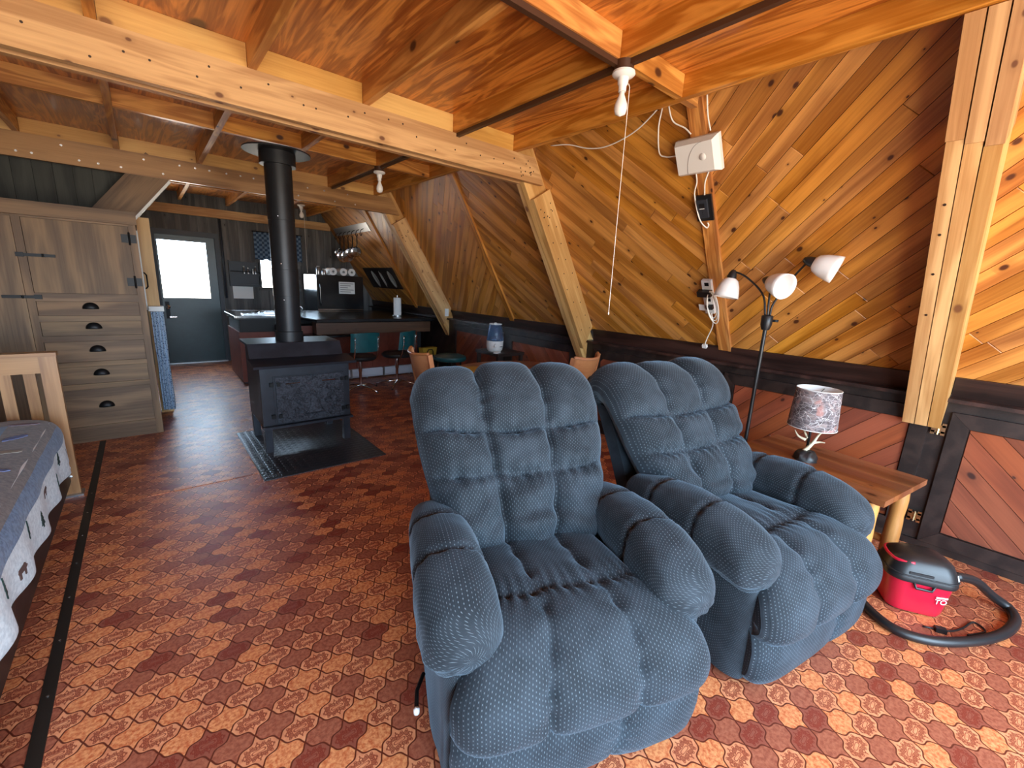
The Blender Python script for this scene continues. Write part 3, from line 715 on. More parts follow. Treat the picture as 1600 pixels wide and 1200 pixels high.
def armrest(parent, side, seed):
    bm = bmesh.new(); cx = side * .372
    L = .70; seams = (20 / 72, 44 / 72)
    def fn(a, b):
        th = a * 2 * PI; y = .60 - b * L
        # height, half width and droop along the arm
        top = path([(.60,), (.635,), (.655,), (.655,), (.63,), (.565,)], b)[0]; bot = path([(.44,), (.44,), (.435,), (.425,), (.41,), (.40,)], b)[0]
        hw = path([(.080,), (.102,), (.112,), (.117,), (.120,), (.112,)], b)[0]
        cz = (top + bot) / 2; hh = (top - bot) / 2
        end = 1.0
        if b < .06: end = math.sin(b / .06 * PI / 2) ** .6
        if b > .90: end = max(0.0, math.cos((b - .90) / .10 * PI / 2)) ** .40
        c, s_ = math.cos(th), math.sin(th); p = 2 / 2.7
        px = math.copysign(abs(c) ** p, c) * hw; pz = math.copysign(abs(s_) ** p, s_) * hh
        g = 0
        for q in seams:
            dd = (b - q) * L; g += .016 * math.exp(-(dd / .012) ** 2) + .006 * math.sin(a * 90 + 4 * nz(a * 9, q, seed)) * math.exp(-abs(dd) / .022)
        k = (1 - g / .13) * (1 + .05 * nz(a * 5 + seed, b * 5, 2) + .02 * nz(a * 14, b * 12, seed))
        if b > .80 and s_ < -.2: k *= 1 + .05 * math.sin(a * 60)
        return Vector((cx + px * k * end, y, cz + pz * k * end))
    uv_grid(bm, 56, 72, fn, (.75, L), wrapu=True, us=lambda b: max(.05, math.cos((b - .90) / .10 * PI / 2)) ** .40 if b > .90 else 1)
    o = obj('armrest', bm, M['plush'], parent, smooth=True)
    # the outer side panel hangs below the pad and ends in a rounded front post
    bm = bmesh.new()
    def sp(a, b):
        th = a * 2 * PI; z = .03 + b * .44
        c, s_ = math.cos(th), math.sin(th); p = 2 / 5
        flare = 1 + .25 * max(0, (b - .72)) 
        px = math.copysign(abs(c) ** p, c) * .056 * flare; py = math.copysign(abs(s_) ** p, s_) * .350
        fold = .006 * math.sin(py * 30 + seed) * (1 - b) + .006 * nz(py * 6, z * 6, seed)
        return Vector((side * .378 + px + side * fold, .280 + py, z))
    gg = uv_grid(bm, 48, 16, sp, (1.4, .44), wrapu=True); bm.faces.new(list(reversed(gg[0]))); bm.faces.new(gg[-1])
    obj('side_panel', bm, M['plush'], parent, smooth=True, angle=60)

def recliner(loc, rz, label, seed):
    t = thing('recliner', label, 'recliner', (*loc, 0), rz, 'tufted recliners')
    # backrest: three columns of pillows, a heavy roll at the top and a slack lumbar row
    spine = [(.44, .40), (.50, .50), (.565, .62), (.635, .72), (.700, .815), (.755, .885), (.810, .935), (.880, .948), (.945, .905), (.965, .84)]
    def half(b): return path([(.30,), (.355,), (.395,), (.42,), (.432,), (.434,), (.42,), (.385,)], b)[0]
    def rowfn(s, tt): return tt + .035 * (1 - s * s) - .02
    pillow_sheet('backrest', t, spine, half, (-1, -.34, .30, 1), (0, .27, .44, .86, 1.0), .110, .070, seed=seed, crumple=1.0, rowfn=rowfn, closed_back=.085)
    # seat flowing over the front edge
    spine = [(.50, .41), (.36, .425), (.20, .440), (.06, .450), (-.04, .425), (-.10, .36), (-.115, .285), (-.075, .24)]
    spine = spine[::-1]
    def half2(b): return path([(.405,), (.425,), (.405,), (.335,), (.285,), (.285,), (.285,)], b)[0]
    pillow_sheet('seat_cushion', t, spine, half2, (-1, -.36, .34, 1), (0, .60, 1.0), .050, .042, seed=seed + 3, closed_back=.10, nv=80)
    # closed footrest roll below it
    spine = [(-.03, .035), (-.085, .065), (-.100, .14), (-.092, .22), (-.050, .275)]
    def half3(b): return path([(.37,), (.405,), (.418,), (.415,), (.40,)], b)[0]
    pillow_sheet('footrest', t, spine, half3, (-1, .25, 1), (0, 1.0), .034, .040, seed=seed + 5, nv=44, closed_back=.09)
    for s in (-1, 1): armrest(t, s, seed + s)
    # carcass under the seat, hidden frame behind
    obj('base_frame', BX(-.392, .392, -.062, .58, .025, .385), M['plush'], t, bev=.02)
    bm = bmesh.new(); grid_back = [(.46, .10), (.56, .35), (.70, .62), (.84, .86)]
    for (ya, za), (yb, zb) in zip(grid_back, grid_back[1:]):
        v = [bm.verts.new(p) for p in ((-.36, ya, za), (.36, ya, za), (.36, yb, zb), (-.36, yb, zb), (-.36, ya + .09, za), (.36, ya + .09, za), (.36, yb + .09, zb), (-.36, yb + .09, zb))]
        for q in ((0, 1, 2, 3), (7, 6, 5, 4), (0, 4, 5, 1), (2, 6, 7, 3), (0, 3, 7, 4), (1, 5, 6, 2)): bm.faces.new([v[i] for i in q])
    obj('back_shell', bm, M['plush'], t)
    bm = TB([(-.445, .26, .10), (-.475, .20, .10), (-.485, .12, .115)], .007, 8); obj('release_lever', bm, M['iron'], t, smooth=True)
    bm = LT([(0, -.012), (.010, -.008), (.010, .008), (0, .012)], 10); tag(obj('lever_knob', bm, M['white'], t, Matrix.Translation((-.485, .115, .116)), smooth=True), 'white lever knob')
    return t
recliner((.932, .714), R(-21.7), 'slate blue tufted recliner standing nearer the stove', 1)
recliner((1.992, .42), R(-10.7), 'slate blue tufted recliner beside the log end table', 11)
# ------------------------------------------------------------------ stove, pipe, hearth plate
o = obj('hearth_plate', BX(.52, 1.44, 3.285, 4.50, 0, .006), M['tread'], bev=.002, seg=1); tag(o, 'steel tread-plate hearth pad under the wood stove', 'hearth pad')
t = thing('wood_stove', 'black plate-steel wood stove with cast relief door', 'stove', (.985, 3.83, .006))
# body and stepped top, drawn as a side profile (y back, z up) extruded across
def profile(poly, x0, x1):
    bm = bmesh.new(); a = [bm.verts.new((x0, p[0], p[1])) for p in poly]; b = [bm.verts.new((x1, p[0], p[1])) for p in poly]; n = len(poly)
    for i in range(n): bm.faces.new((a[i], a[(i + 1) % n], b[(i + 1) % n], b[i]))
    bm.faces.new(a[::-1]); bm.faces.new(b); return bm
obj('firebox', profile([(0, .225), (.56, .225), (.56, .875), (.22, .875), (.16, .76), (0, .735)], -.35, .355), M['stove'], t, bev=.006)
obj('front_lip', profile([(-.075, .742), (.17, .772), (.17, .752), (-.07, .722)], -.40, .40), M['stove'], t, bev=.003, seg=1)
obj('top_plate', profile([(.155, .765), (.225, .885), (.62, .885), (.62, .868), (.235, .868), (.175, .760)], -.385, .36), M['stove'], t, bev=.003, seg=1)
obj('ash_shelf', BX(-.36, .365, -.05, .02, .212, .232), M['stove'], t, bev=.003, seg=1)
for sx in (-.345, .295):
    for sy in (.0, .50):
        bm = BX(sx, sx + .055, sy, sy + .055, 0, .23); obj('leg', bm, M['stove'], t, bev=.004)
dr = obj('fire_door', BX(-.245, .295, -.022, .0, .245, .635), M['cast'], t, bev=.006)
obj('door_frame', profile([(-.010, .238), (.002, .238), (.002, .642), (-.010, .642)], -.262, .312), M['stove'], t, bev=.002, seg=1)
# raised relief on the door: a bell flanked by scrollwork and two small slots
bm = LT([(.0, .0), (.085, .0), (.07, .02), (.045, .06), (.035, .12), (.0, .15)], 20)
for v in bm.verts: v.co.y = -.018 + v.co.y * .16
obj('relief_bell', bm, M['cast'], dr, Matrix.Translation((.05, -.006, .30)), smooth=True)
for xx in (-.12, .17):
    obj('draft_slot', BX(xx - .055, xx + .055, -.028, -.02, .575, .585), M['chrome'], dr)
for zz in (.31, .58):
    for xx in (-.275, -.225, .285, .325): obj('hinge_lug', BX(xx - .013, xx + .013, -.034, -.004, zz - .016, zz + .016), M['iron'], t, bev=.003)
def ringpts(rad, z, n): return [(rad * math.cos(2 * PI * k / n), rad * math.sin(2 * PI * k / n), z) for k in range(n)]
# scroll relief: small tori in a row
bm = bmesh.new(); rs = random.Random(4)
for _ in range(46):
    cx, cz, rr = rs.uniform(-.22, .27), rs.uniform(.27, .60), rs.uniform(.012, .028)
    if abs(cx - .05) < .08 and cz < .46: continue
    tube(bm, [(cx + rr * math.cos(q * PI / 5), -.022, cz + rr * math.sin(q * PI / 5)) for q in range(rs.randint(6, 10))], .0035, 5)
tag(obj('scroll_relief', bm, M['cast'], dr, smooth=True), kind='stuff')
pp = thing('stove_pipe', 'black flue pipe rising from the wood stove to the ceiling', 'flue pipe', (.955, 4.20, .89))
obj('pipe_collar', LT([(.112, 0), (.112, .085), (.104, .09)], 32), M['pipe'], pp, smooth=True, angle=40)
z = .085
for zt, rr in ((.40, .101), (.62, .103), (1.02, .101), (1.52, .103)):
    obj('pipe_section', LT([(rr, z), (rr, zt - .008), (rr + .002, zt - .006), (rr + .002, zt)], 36), M['pipe'], pp, smooth=True, angle=40); z = zt
for zz, aa in ((.36, 245), (.66, 243), (1.04, 243)):
    obj('pipe_screw', LT([(.0, .0), (.006, 0), (.004, .004), (0, .005)], 8), M['galv_nail'], pp, frame_M((.103 * math.cos(R(aa)), .103 * math.sin(R(aa)), zz), (0, 0, 1), (math.cos(R(aa)), math.sin(R(aa)), 0)))
obj('support_box', LT([(.135, 1.44), (.135, 1.545)], 36), M['pipe'], pp, smooth=True, angle=40)
obj('ceiling_flange', LT([(.25, 1.535), (.25, 1.545), (.0, 1.546)], 40), M['pipe'], pp, smooth=True, angle=40)

# ------------------------------------------------------------------ wardrobe with doors and drawers
t = thing('wardrobe', 'built-in oak wardrobe with black iron hinges and five drawers', 'wardrobe', (0, 4.89, 0))
bm = bmesh.new(); XR, XW = .005, -1.60
obj('body', BX(XW, XR, .022, .62, .0, 1.86), M['oak'], t)
def face(name, x0, x1, z0, z1, th=.022, y=.0, parent=None, mat='oak', vert=True):
    if vert: return obj(name, BX(0, z1 - z0, -(x1 - x0) / 2, (x1 - x0) / 2, 0, th), M[mat], parent or t, frame_M(((x0 + x1) / 2, y + th, z0), (0, 0, 1), (0, -1, 0)), bev=.002, seg=1)
    return obj(name, BX(0, x1 - x0, -(z1 - z0) / 2, (z1 - z0) / 2, 0, th), M[mat], parent or t, frame_M((x0, y + th, (z0 + z1) / 2), (1, 0, 0), (0, -1, 0)), bev=.002, seg=1)
obj('cornice', BX(XW, XR + .01, -.03, .62, 1.80, 1.90), M['oak'], t, bev=.005, seg=1)
face('frame_stile', -.685, -.640, .0, 1.80); face('frame_stile', -.042, XR, .0, 1.80)
zr = [(.0, .135), (.455, .50), (.645, .685), (.855, .90), (1.015, 1.06), (1.175, 1.235)]
for a, b in zr: face('frame_rail', -.640, -.042, a, b, vert=False)
face('frame_rail', -.640, -.042, 1.785, 1.80, vert=False)
pull = LT([(0, 0), (.05, 0), (.05, .012), (.04, .024), (.018, .032), (0, .034)], 20)
for v in list(pull.verts):
    if v.co.y < -.002: v.co.y = -.002 - .0
bmesh.ops.remove_doubles(pull, verts=pull.verts, dist=.0005)
me_pull = obj('pull_mesh', pull, M['iron'], None, smooth=True, angle=50); pull_data = me_pull.data; bpy.data.objects.remove(me_pull)
for a, b in ((.137, .453), (.502, .643), (.687, .853), (.902, 1.013), (1.062, 1.173)):
    d = face('drawer_front', -.637, -.045, a, b, th=.020, y=.003, vert=False)
    h = bpy.data.objects.new('cup_pull', pull_data); place(h, frame_M((.295, 0, .020), (1, 0, 0), (0, 0, 1)), d); tag(h, 'black iron cup pull')
dd = face('door', -.637, -.045, 1.237, 1.783, th=.020, y=.003)
dl = face('door', -1.40, -.688, .02, 1.783, th=.020, y=.003)
def latch(par, cx, cz, sgn):
    bm = bmesh.new(); box(bm, cx - .085, cx + .085, -.012, .004, cz - .011, cz + .011); box(bm, cx - .10 * sgn - .02, cx - .10 * sgn + .02, -.016, .004, cz - .016, cz + .016)
    tube(bm, [(cx + .02, -.02, cz - .012), (cx + .02, -.02, cz + .012)], .006, 8); return obj('latch', bm, M['iron'], t, bev=.002, seg=1)
latch(dd, -.575, 1.515, 1); latch(dl, -.72, 1.205, -1)
for zz in (1.689, 1.34):
    bm = bmesh.new(); box(bm, -.095, -.048, -.004, .004, zz - .033, zz + .033); box(bm, -.040, .0, -.004, .004, zz - .033, zz + .033); tube(bm, [(-.044, -.006, zz - .05), (-.044, -.006, zz + .05)], .007, 8)
    obj('hinge', bm, M['iron'], t)
bm = TB([(.02, .02, 1.42), (.035, -.01, 1.40), (.035, -.01, 1.30), (.02, .02, 1.28)], .006, 8); obj('side_handle', bm, M['iron'], t, Matrix.Translation((0, .25, 0)), smooth=True)
# floral curtain hanging beside it
ct = thing('floral_curtain', 'blue and white floral curtain hanging between wardrobe and post', 'curtain', (.075, 5.52, 0))
bm = bmesh.new(); grid(bm, 40, 14, lambda a, b: Vector((-.045 + .10 * a + .006 * nz(a * 5, b * 3), -.02 + .022 * math.sin(a * 26) * (.5 + .5 * (1 - b)), .05 + b * 1.0)))
obj('cloth', bm, M['floral'], ct, smooth=True); obj('rod', TB([(-.06, -.02, 1.06), (.06, -.02, 1.06)], .008, 8), M['whitepaint_glare'], ct); obj('bracket', BX(-.055, .06, -.035, .09, 1.055, 1.10), M['whitepaint_glare'], ct, bev=.004)

# ------------------------------------------------------------------ bed
t = thing('bed_frame', 'oak bed frame with slatted headboard standing by the wardrobe', 'bed', (0, 0, 0))
for x in (-.4875, -1.55):
    plank('headboard_post', (x, 3.75, .012), (x, 3.75, .915), .075, .045, M['oak_warm'], t, up=(0, -1, 0)); obj('post_foot', BX(x - .05, x + .05, 3.70, 3.80, 0, .014), M['steel'], t)
plank('headboard_cap', (-1.60, 3.75, .925), (-.445, 3.75, .925), .085, .022, M['oak_warm'], t)
plank('headboard_rail', (-1.515, 3.75, .862), (-.523, 3.75, .862), .035, .10, M['oak_warm'], t)
plank('headboard_rail', (-1.515, 3.75, .42), (-.523, 3.75, .42), .035, .10, M['oak_warm'], t)
for k in range(10): plank('headboard_slat', (-.575 - k * .098, 3.75, .46), (-.575 - k * .098, 3.75, .815), .05, .018, M['oak_warm'], t, up=(0, -1, 0))
for x in (-.498, -1.54): obj('side_rail', BX(x - .012, x + .012, 1.75, 3.73, .10, .235), M['dark_wood'], t, bev=.003, seg=1)
for zz in (.14, .20): obj('bolt', LT([(0, 0), (.011, 0), (.009, .004), (0, .005)], 12), M['galv_nail'], t, frame_M((-.484, 3.722, zz - .005), (1, 0, 0), (0, -1, 0)))
for k in range(9): obj('bed_slat', BX(-1.528, -.510, 1.80 + k * .205, 1.87 + k * .205, .216, .236), M['oak_warm'], t)
for x in (-.53, -1.50): obj('leg', BX(x - .03, x + .03, 1.76, 1.82, 0, .12), M['dark_wood'], t)
bm = BX(-1.45, -.495, 1.72, 3.48, .236, .562); mt = obj('mattress', bm, M['paper'], None, bev=.04, seg=3); tag(mt, 'mattress under the lodge quilt on the bed frame', 'mattress')
# quilt draped over the mattress; uv = distance in from its hem
bm = bmesh.new(); lay = bm.loops.layers.uv.verify()
prof = [(.28, 0), (.36, .0), (.44, .0), (.50, .008), (.545, .03), (.572, .075), (.58, .14), (.582, .30), (.585, .60), (.58, 1.0)]   # z, inset from the side
NU, NVq = 90, 26
def qpt(a, b):
    y = 1.48 + a * 2.24; foot = max(0, 1.68 - y) / .20
    k = b * (len(prof) - 1); i = min(int(k), len(prof) - 2); fr = k - i; z = lerp(prof[i][0], prof[i + 1][0], fr); ins = lerp(prof[i][1], prof[i + 1][1], fr)
    side = max(0, 1 - b * 3)
    x = -.462 - ins + side * (.016 * math.sin(y * 17 + 1) + .012 * nz(y * 6, b * 4)) + (0 if ins < .2 else .0)
    z += side * (.008 * math.sin(y * 6.3 + .7) + .014 * nz(y * 2.3, 1)) + (1 - side) * .008 * nz(y * 5, ins * 6, 4)
    if y > 3.45 and b > .3: z -= .07 * ((y - 3.45) / .27) ** 2 * 1; 
    if y > 3.50: x -= .05 * ((y - 3.50) / .22) ** 2
    if foot > 0: z = z * (1 - foot) + foot * .05 * (1 + .5 * math.sin(b * 9)); 
    return Vector((x, y, z))
# arc-length bands across the profile
hem = [0]
for i in range(1, len(prof)): hem.append(hem[-1] + math.dist(prof[i - 1], prof[i]))
g = [[bm.verts.new(qpt(i / NU, j / NVq)) for i in range(NU + 1)] for j in range(NVq + 1)]
def inn(i, j):
    k = j / NVq * (len(prof) - 1); q = min(int(k), len(prof) - 2); d1 = lerp(hem[q], hem[q + 1], k - q)
    d2 = (3.72 - (1.48 + i / NU * 2.24)) + .10; d3 = i / NU * 2.24
    return min(d1, d2, d3 + .0)
for j in range(NVq):
    for i in range(NU):
        fc = bm.faces.new((g[j][i], g[j][i + 1], g[j + 1][i + 1], g[j + 1][i]))
        for lp, (p, q) in zip(fc.loops, ((i, j), (i + 1, j), (i + 1, j + 1), (i, j + 1))): lp[lay].uv = (inn(p, q), p / NU * 2.1)
qt = obj('quilt', bm, M['quilt'], None, smooth=True); tag(qt, 'lodge quilt with white tree border and blue and brown bands on the bed', 'quilt')
sm = qt.modifiers.new('thickness', 'SOLIDIFY'); sm.thickness = .012; sm.offset = 1
def applique(kind, y, b, size, mat, rot=0):
    a = (y - 1.48) / 2.24; P = qpt(a, b); du = (qpt(a + .01, b) - qpt(a - .01, b)).normalized(); dv = (qpt(a, min(b + .02, 1)) - qpt(a, b - .02)).normalized(); n = du.cross(dv).normalized()
    if n.x < 0 and n.z < 0: n = -n
    if n.dot(Vector((1, 0, 1))) < 0: n = -n
    bm = bmesh.new()
    if kind == 'tree': sh = [(0, 1), (.22, .62), (.12, .62), (.34, .25), (.2, .25), (.42, -.2), (.1, -.2), (.1, -.42), (-.1, -.42), (-.1, -.2), (-.42, -.2), (-.2, .25), (-.34, .25), (-.12, .62), (-.22, .62)]
    elif kind == 'cone': sh = [(0, 1), (.2, .8), (.14, .7), (.3, .5), (.22, .4), (.34, .15), (.24, .05), (.32, -.2), (.2, -.3), (.22, -.6), (0, -.8), (-.22, -.6), (-.2, -.3), (-.32, -.2), (-.24, .05), (-.34, .15), (-.22, .4), (-.3, .5), (-.14, .7), (-.2, .8)]
    else: sh = [(-.6, .1), (-.5, .3), (-.2, .34), (.2, .36), (.45, .4), (.55, .25), (.7, .15), (.6, .05), (.45, .0), (.42, -.4), (.25, -.4), (.22, -.05), (-.25, -.05), (-.28, -.4), (-.48, -.4), (-.5, -.05)]
    c, s = math.cos(rot), math.sin(rot)
    lo = []
    for px, pz in sh:
        q = P + (du * (px * c - pz * s) + dv * (px * s + pz * c)) * size + n * .014
        lo.append(bm.verts.new(q))
    fc = bm.faces.new(lo); ex = bmesh.ops.extrude_face_region(bm, geom=[fc])
    for v in ex['geom']:
        if isinstance(v, bmesh.types.BMVert): v.co -= n * .004
    obj(kind + '_applique', bm, M[mat], qt)
for i, (kd, mt_) in enumerate((('tree', 'tree'), ('bear', 'bear'), ('tree', 'tree'), ('tree', 'tree'), ('bear', 'bear'), ('tree', 'tree'), ('tree', 'tree'), ('tree', 'tree'))):
    applique(kd, 1.95 + i * .215, .10 if i % 2 else .17, .055, mt_)
for i, (mt_, rot) in enumerate((('cone', .1), ('cone2', .9), ('cone3', .2), ('cone2', -.2), ('cone', .3), ('cone3', .5))):
    applique('cone', 3.40 - i * .24, .615, .065, mt_, rot)
# ------------------------------------------------------------------ log end table
t = thing('end_table', 'rustic pine log end table next to the second recliner', 'table', (2.615, .255, 0), R(-9))
TW, TD, TZ = .57, .80, .53
nb = 5
for k in range(nb):
    w = TW / nb; bm = BX(0, TD, -w / 2 + .0008, w / 2 - .0008, -.016, .016)
    obj('top_plank', bm, M['table_top'], t, frame_M((w * (k + .5), 0, TZ - .016), (0, 1, 0), (0, 0, 1)), bev=.004)
def log(name, a, b, ra, rb, seed):
    pts = []; rad = []; a = Vector(a); b = Vector(b)
    for i in range(11):
        q = i / 10; pts.append(a.lerp(b, q) + Vector((.004 * nz(q * 4, seed), .004 * nz(q * 4, seed + 5), 0))); rad.append(lerp(ra, rb, q) * (1 + .10 * nz(q * 6, seed, 2)))
    L = (b - a).length; Mx = frame_M(a, b - a, (0.3, 1, .2)); inv = Mx.inverted()
    return obj(name, TB([inv @ p for p in pts], rad, 14), M['log'], t, Mx, smooth=True, angle=50)
for i, (x, y) in enumerate(((.07, .07), (TW - .07, .07), (.07, TD - .07), (TW - .07, TD - .07))): log('leg', (x, y, 0), (x, y, TZ - .03), .040, .034, i)
for i, (a, b) in enumerate((((.07, .07), (TW - .07, .07)), ((.07, TD - .07), (TW - .07, TD - .07)), ((.07, .07), (.07, TD - .07)), ((TW - .07, .07), (TW - .07, TD - .07)))):
    log('apron_log', (*a, TZ - .065), (*b, TZ - .065), .026, .026, i + 10)
log('stretcher_log', (.07, .07, .13), (.07, TD - .07, .13), .022, .022, 20); log('stretcher_log', (TW - .07, .07, .13), (TW - .07, TD - .07, .13), .022, .022, 21)
# ------------------------------------------------------------------ table lamp
t = thing('table_lamp', 'small table lamp with camouflage drum shade and antler stem', 'lamp', (2.92, .68, TZ))
bm = bmesh.new()
def rock(a, b):
    th = a * 2 * PI; ph = b * PI / 2; k = 1 + .16 * nz(math.cos(th) * 2, math.sin(th) * 2, b * 3)
    return Vector((.068 * k * math.cos(th) * math.cos(ph) ** .6, .062 * k * math.sin(th) * math.cos(ph) ** .6, .058 * k * math.sin(ph)))
g = grid(bm, 28, 8, rock, wrapu=True); bm.faces.new(g[0][::-1]); obj('rock_base', bm, M['black'], t, smooth=True, angle=40)
obj('stem', TB([(0, 0, .04), (0, 0, .30)], .007, 10), M['iron'], t, smooth=True)
for ctrl, rr in (([(.02, .0, .045), (.028, .006, .10), (.0, .02, .15), (-.03, .02, .165)], .011), ([(-.015, .01, .05), (.0, -.02, .10), (.025, -.035, .15), (.03, -.05, .175)], .011), ([(.012, -.012, .10), (.03, -.045, .115), (.028, -.075, .12)], .008), ([(-.012, .012, .12), (-.02, .05, .135), (-.015, .075, .165)], .008), ([(0, .005, .13), (.012, .03, .16), (.01, .045, .19)], .007)):
    pts = curve_pts(ctrl, 14); obj('antler', TB(pts, [rr * (1 - .85 * i / 14) + .0012 for i in range(15)], 8), M['antler'], t, smooth=True)
bm = bmesh.new(); n = 40
def shd(rad0, rad1, z0, z1): return [[bm.verts.new((rr * math.cos(2 * PI * k / n), rr * math.sin(2 * PI * k / n), z)) for k in range(n)] for rr, z in ((rad0, z0), (rad1, z1))]
lathe(bm, [(.124, .205), (.110, .432)], n, cap0=False, cap1=False); obj('lamp_shade', bm, M['camo'], t, smooth=True)
obj('shade_lining', LT([(.1225, .206), (.1085, .431)], n, cap0=False, cap1=False), M['whitepaint_glare'], t, smooth=True)
obj('shade_rim', TB(ringpts(.110, .432, n), .0022, 6, closed=True), M['whitepaint_glare'], t, smooth=True); obj('shade_rim', TB(ringpts(.124, .205, n), .0022, 6, closed=True), M['whitepaint_glare'], t, smooth=True)
obj('bulb', LT([(.012, .27), (.014, .29), (.028, .33), (.026, .36), (.0, .375)], 16), M['bulbglass'], t, smooth=True)
bm = bmesh.new(); 
for k in range(3): tube(bm, [(0, 0, .40), (.109 * math.cos(k * 2.094), .109 * math.sin(k * 2.094), .42)], .002, 5)
obj('shade_spider', bm, M['iron'], t)
# ------------------------------------------------------------------ floor lamp
FX, FY = 3.02, 1.055
t = thing('floor_lamp', 'black floor lamp with three white shades on bendy arms', 'lamp', (FX, FY, 0))
obj('base', LT([(.0, 0), (.13, 0), (.13, .012), (.05, .028), (.016, .04), (0, .04)], 32), M['black'], t, smooth=True, angle=40)
obj('pole', TB([(0, 0, .03), (0, 0, 1.27)], .012, 14), M['black'], t, smooth=True, angle=50)
obj('hub', LT([(.0, 1.255), (.022, 1.26), (.032, 1.29), (.034, 1.345), (.028, 1.352), (0, 1.355)], 20), M['black'], t, smooth=True, angle=45)
obj('switch_knob', TB([(.02, -.028, 1.32), (.035, -.055, 1.32)], .008, 10), M['black'], t, smooth=True)
def world_on_ray(px, py, X):        # helper for arm ends: photo pixel to the vertical plane X = const
    dd = f + r * (px - 800) / 668.343 - u * (py - 600) / 668.343
    return Vector((0, 0, CAM_H)) + dd * (X / dd.x)
def head(tip_px, mouth_px, Xt, Xm, via, arm0):
    tip = world_on_ray(*tip_px, Xt) - Vector((FX, FY, 0)); mouth = world_on_ray(*mouth_px, Xm) - Vector((FX, FY, 0))
    ax = (mouth - tip).normalized(); Mx = frame_M(tip, ax.orthogonal(), ax)
    a = obj('arm', TB(curve_pts([arm0] + [Vector(v) for v in via] + [tip + ax * .02], 22), .0062, 10), M['black'], t, smooth=True)
    c = obj('socket_cap', LT([(0, -.012), (.013, -.008), (.024, .012), (.030, .04), (.031, .052), (0, .053)], 20), M['black'], t, Mx, smooth=True, angle=50)
    s = obj('shade', LT([(.030, .046), (.048, .060), (.063, .095), (.073, .140), (.077, .172), (.0745, .172), (.070, .140), (.060, .095), (.045, .062), (.027, .05)], 36, cap0=False, cap1=False), M['shade_white'], t, Mx, smooth=True)
    obj('bulb', LT([(.046, .0585), (.016, .062), (.018, .07), (.027, .10), (.024, .125), (0, .138)], 18), M['bulbglass'], t, Mx, smooth=True)
head((1146, 424), (1134, 464), 3.00, 2.98, [(.0, .05, 1.48), (-.015, .16, 1.585), (-.02, .25, 1.62)], Vector((-.008, .012, 1.35)))
head((1195, 437), (1232, 450), 3.02, 2.93, [(.0, .006, 1.42), (.008, .018, 1.52)], Vector((0, 0, 1.35)))
head((1258, 406), (1305, 421), 3.00, 3.03, [(.02, -.012, 1.42), (.075, -.05, 1.54), (.05, -.11, 1.625)], Vector((.008, -.010, 1.35)))

# ------------------------------------------------------------------ shop vacuum
t = thing('shop_vacuum', 'small red and black shop vacuum on the floor by the knee wall', 'vacuum', (2.765, .10, 0), R(-62))
# local x = long axis of the tank
def rrect(hx, hy, rad, n=8):
    out = []
    for cx, cy, a0 in ((hx - rad, hy - rad, 0), (-hx + rad, hy - rad, 90), (-hx + rad, -hy + rad, 180), (hx - rad, -hy + rad, 270)):
        for k in range(n + 1): out.append((cx + rad * math.cos(R(a0 + 90 * k / n)), cy + rad * math.sin(R(a0 + 90 * k / n))))
    return out
def loft(secs, mat, name, par, **kw):
    bm = bmesh.new(); rings = [[bm.verts.new((px + ox, py, z)) for px, py in rrect(hx, hy, rad)] for hx, hy, rad, z, ox in secs]
    n = len(rings[0])
    for a, b in zip(rings, rings[1:]):
        for k in range(n): bm.faces.new((a[k], a[(k + 1) % n], b[(k + 1) % n], b[k]))
    bm.faces.new(rings[0][::-1]); bm.faces.new(rings[-1]); return obj(name, bm, M[mat], par, smooth=True, angle=45)
tank = loft([(.105, .085, .05, .006, 0), (.112, .09, .055, .02, 0), (.126, .102, .06, .16, 0), (.130, .106, .062, .175, 0)], 'red', 'tank', t)
lid = loft([(.137, .112, .066, .172, 0), (.140, .115, .068, .182, 0), (.138, .113, .068, .196, 0), (.128, .104, .066, .235, 0), (.115, .090, .06, .265, 0), (.085, .068, .05, .285, 0), (.04, .035, .03, .292, 0)], 'black', 'motor_lid', t)
obj('lid_band', TB([(p[0], p[1], .205) for p in rrect(.137, .112, .068)], .0035, 6, closed=True), M['blackmatte'], t, smooth=True)
tag(obj('carry_handle', TB(curve_pts([(-.05, -.088, .262), (-.105, -.07, .256), (-.122, -.03, .254), (-.122, .03, .254), (-.105, .07, .256), (-.05, .088, .262)], 20), .007, 8), M['red'], t, smooth=True), 'red carry handle')
for sy in (-1,):
    bm = TB([(-.045, sy * .108, .178), (-.035, sy * .113, .150), (.025, sy * .113, .150), (.035, sy * .109, .178)], .006, 8); obj('lid_latch', bm, M['black'], t, smooth=True)
obj('side_vent', BX(-.07, .02, -.112, -.100, .214, .226), M['blackmatte'], t, bev=.003)
for sx in (-1, 1):
    for sy in (-1, 1): obj('foot', LT([(0, 0), (.012, 0), (.012, .012), (0, .012)], 10), M['black'], t, Matrix.Translation((sx * .08, sy * .06, 0)))
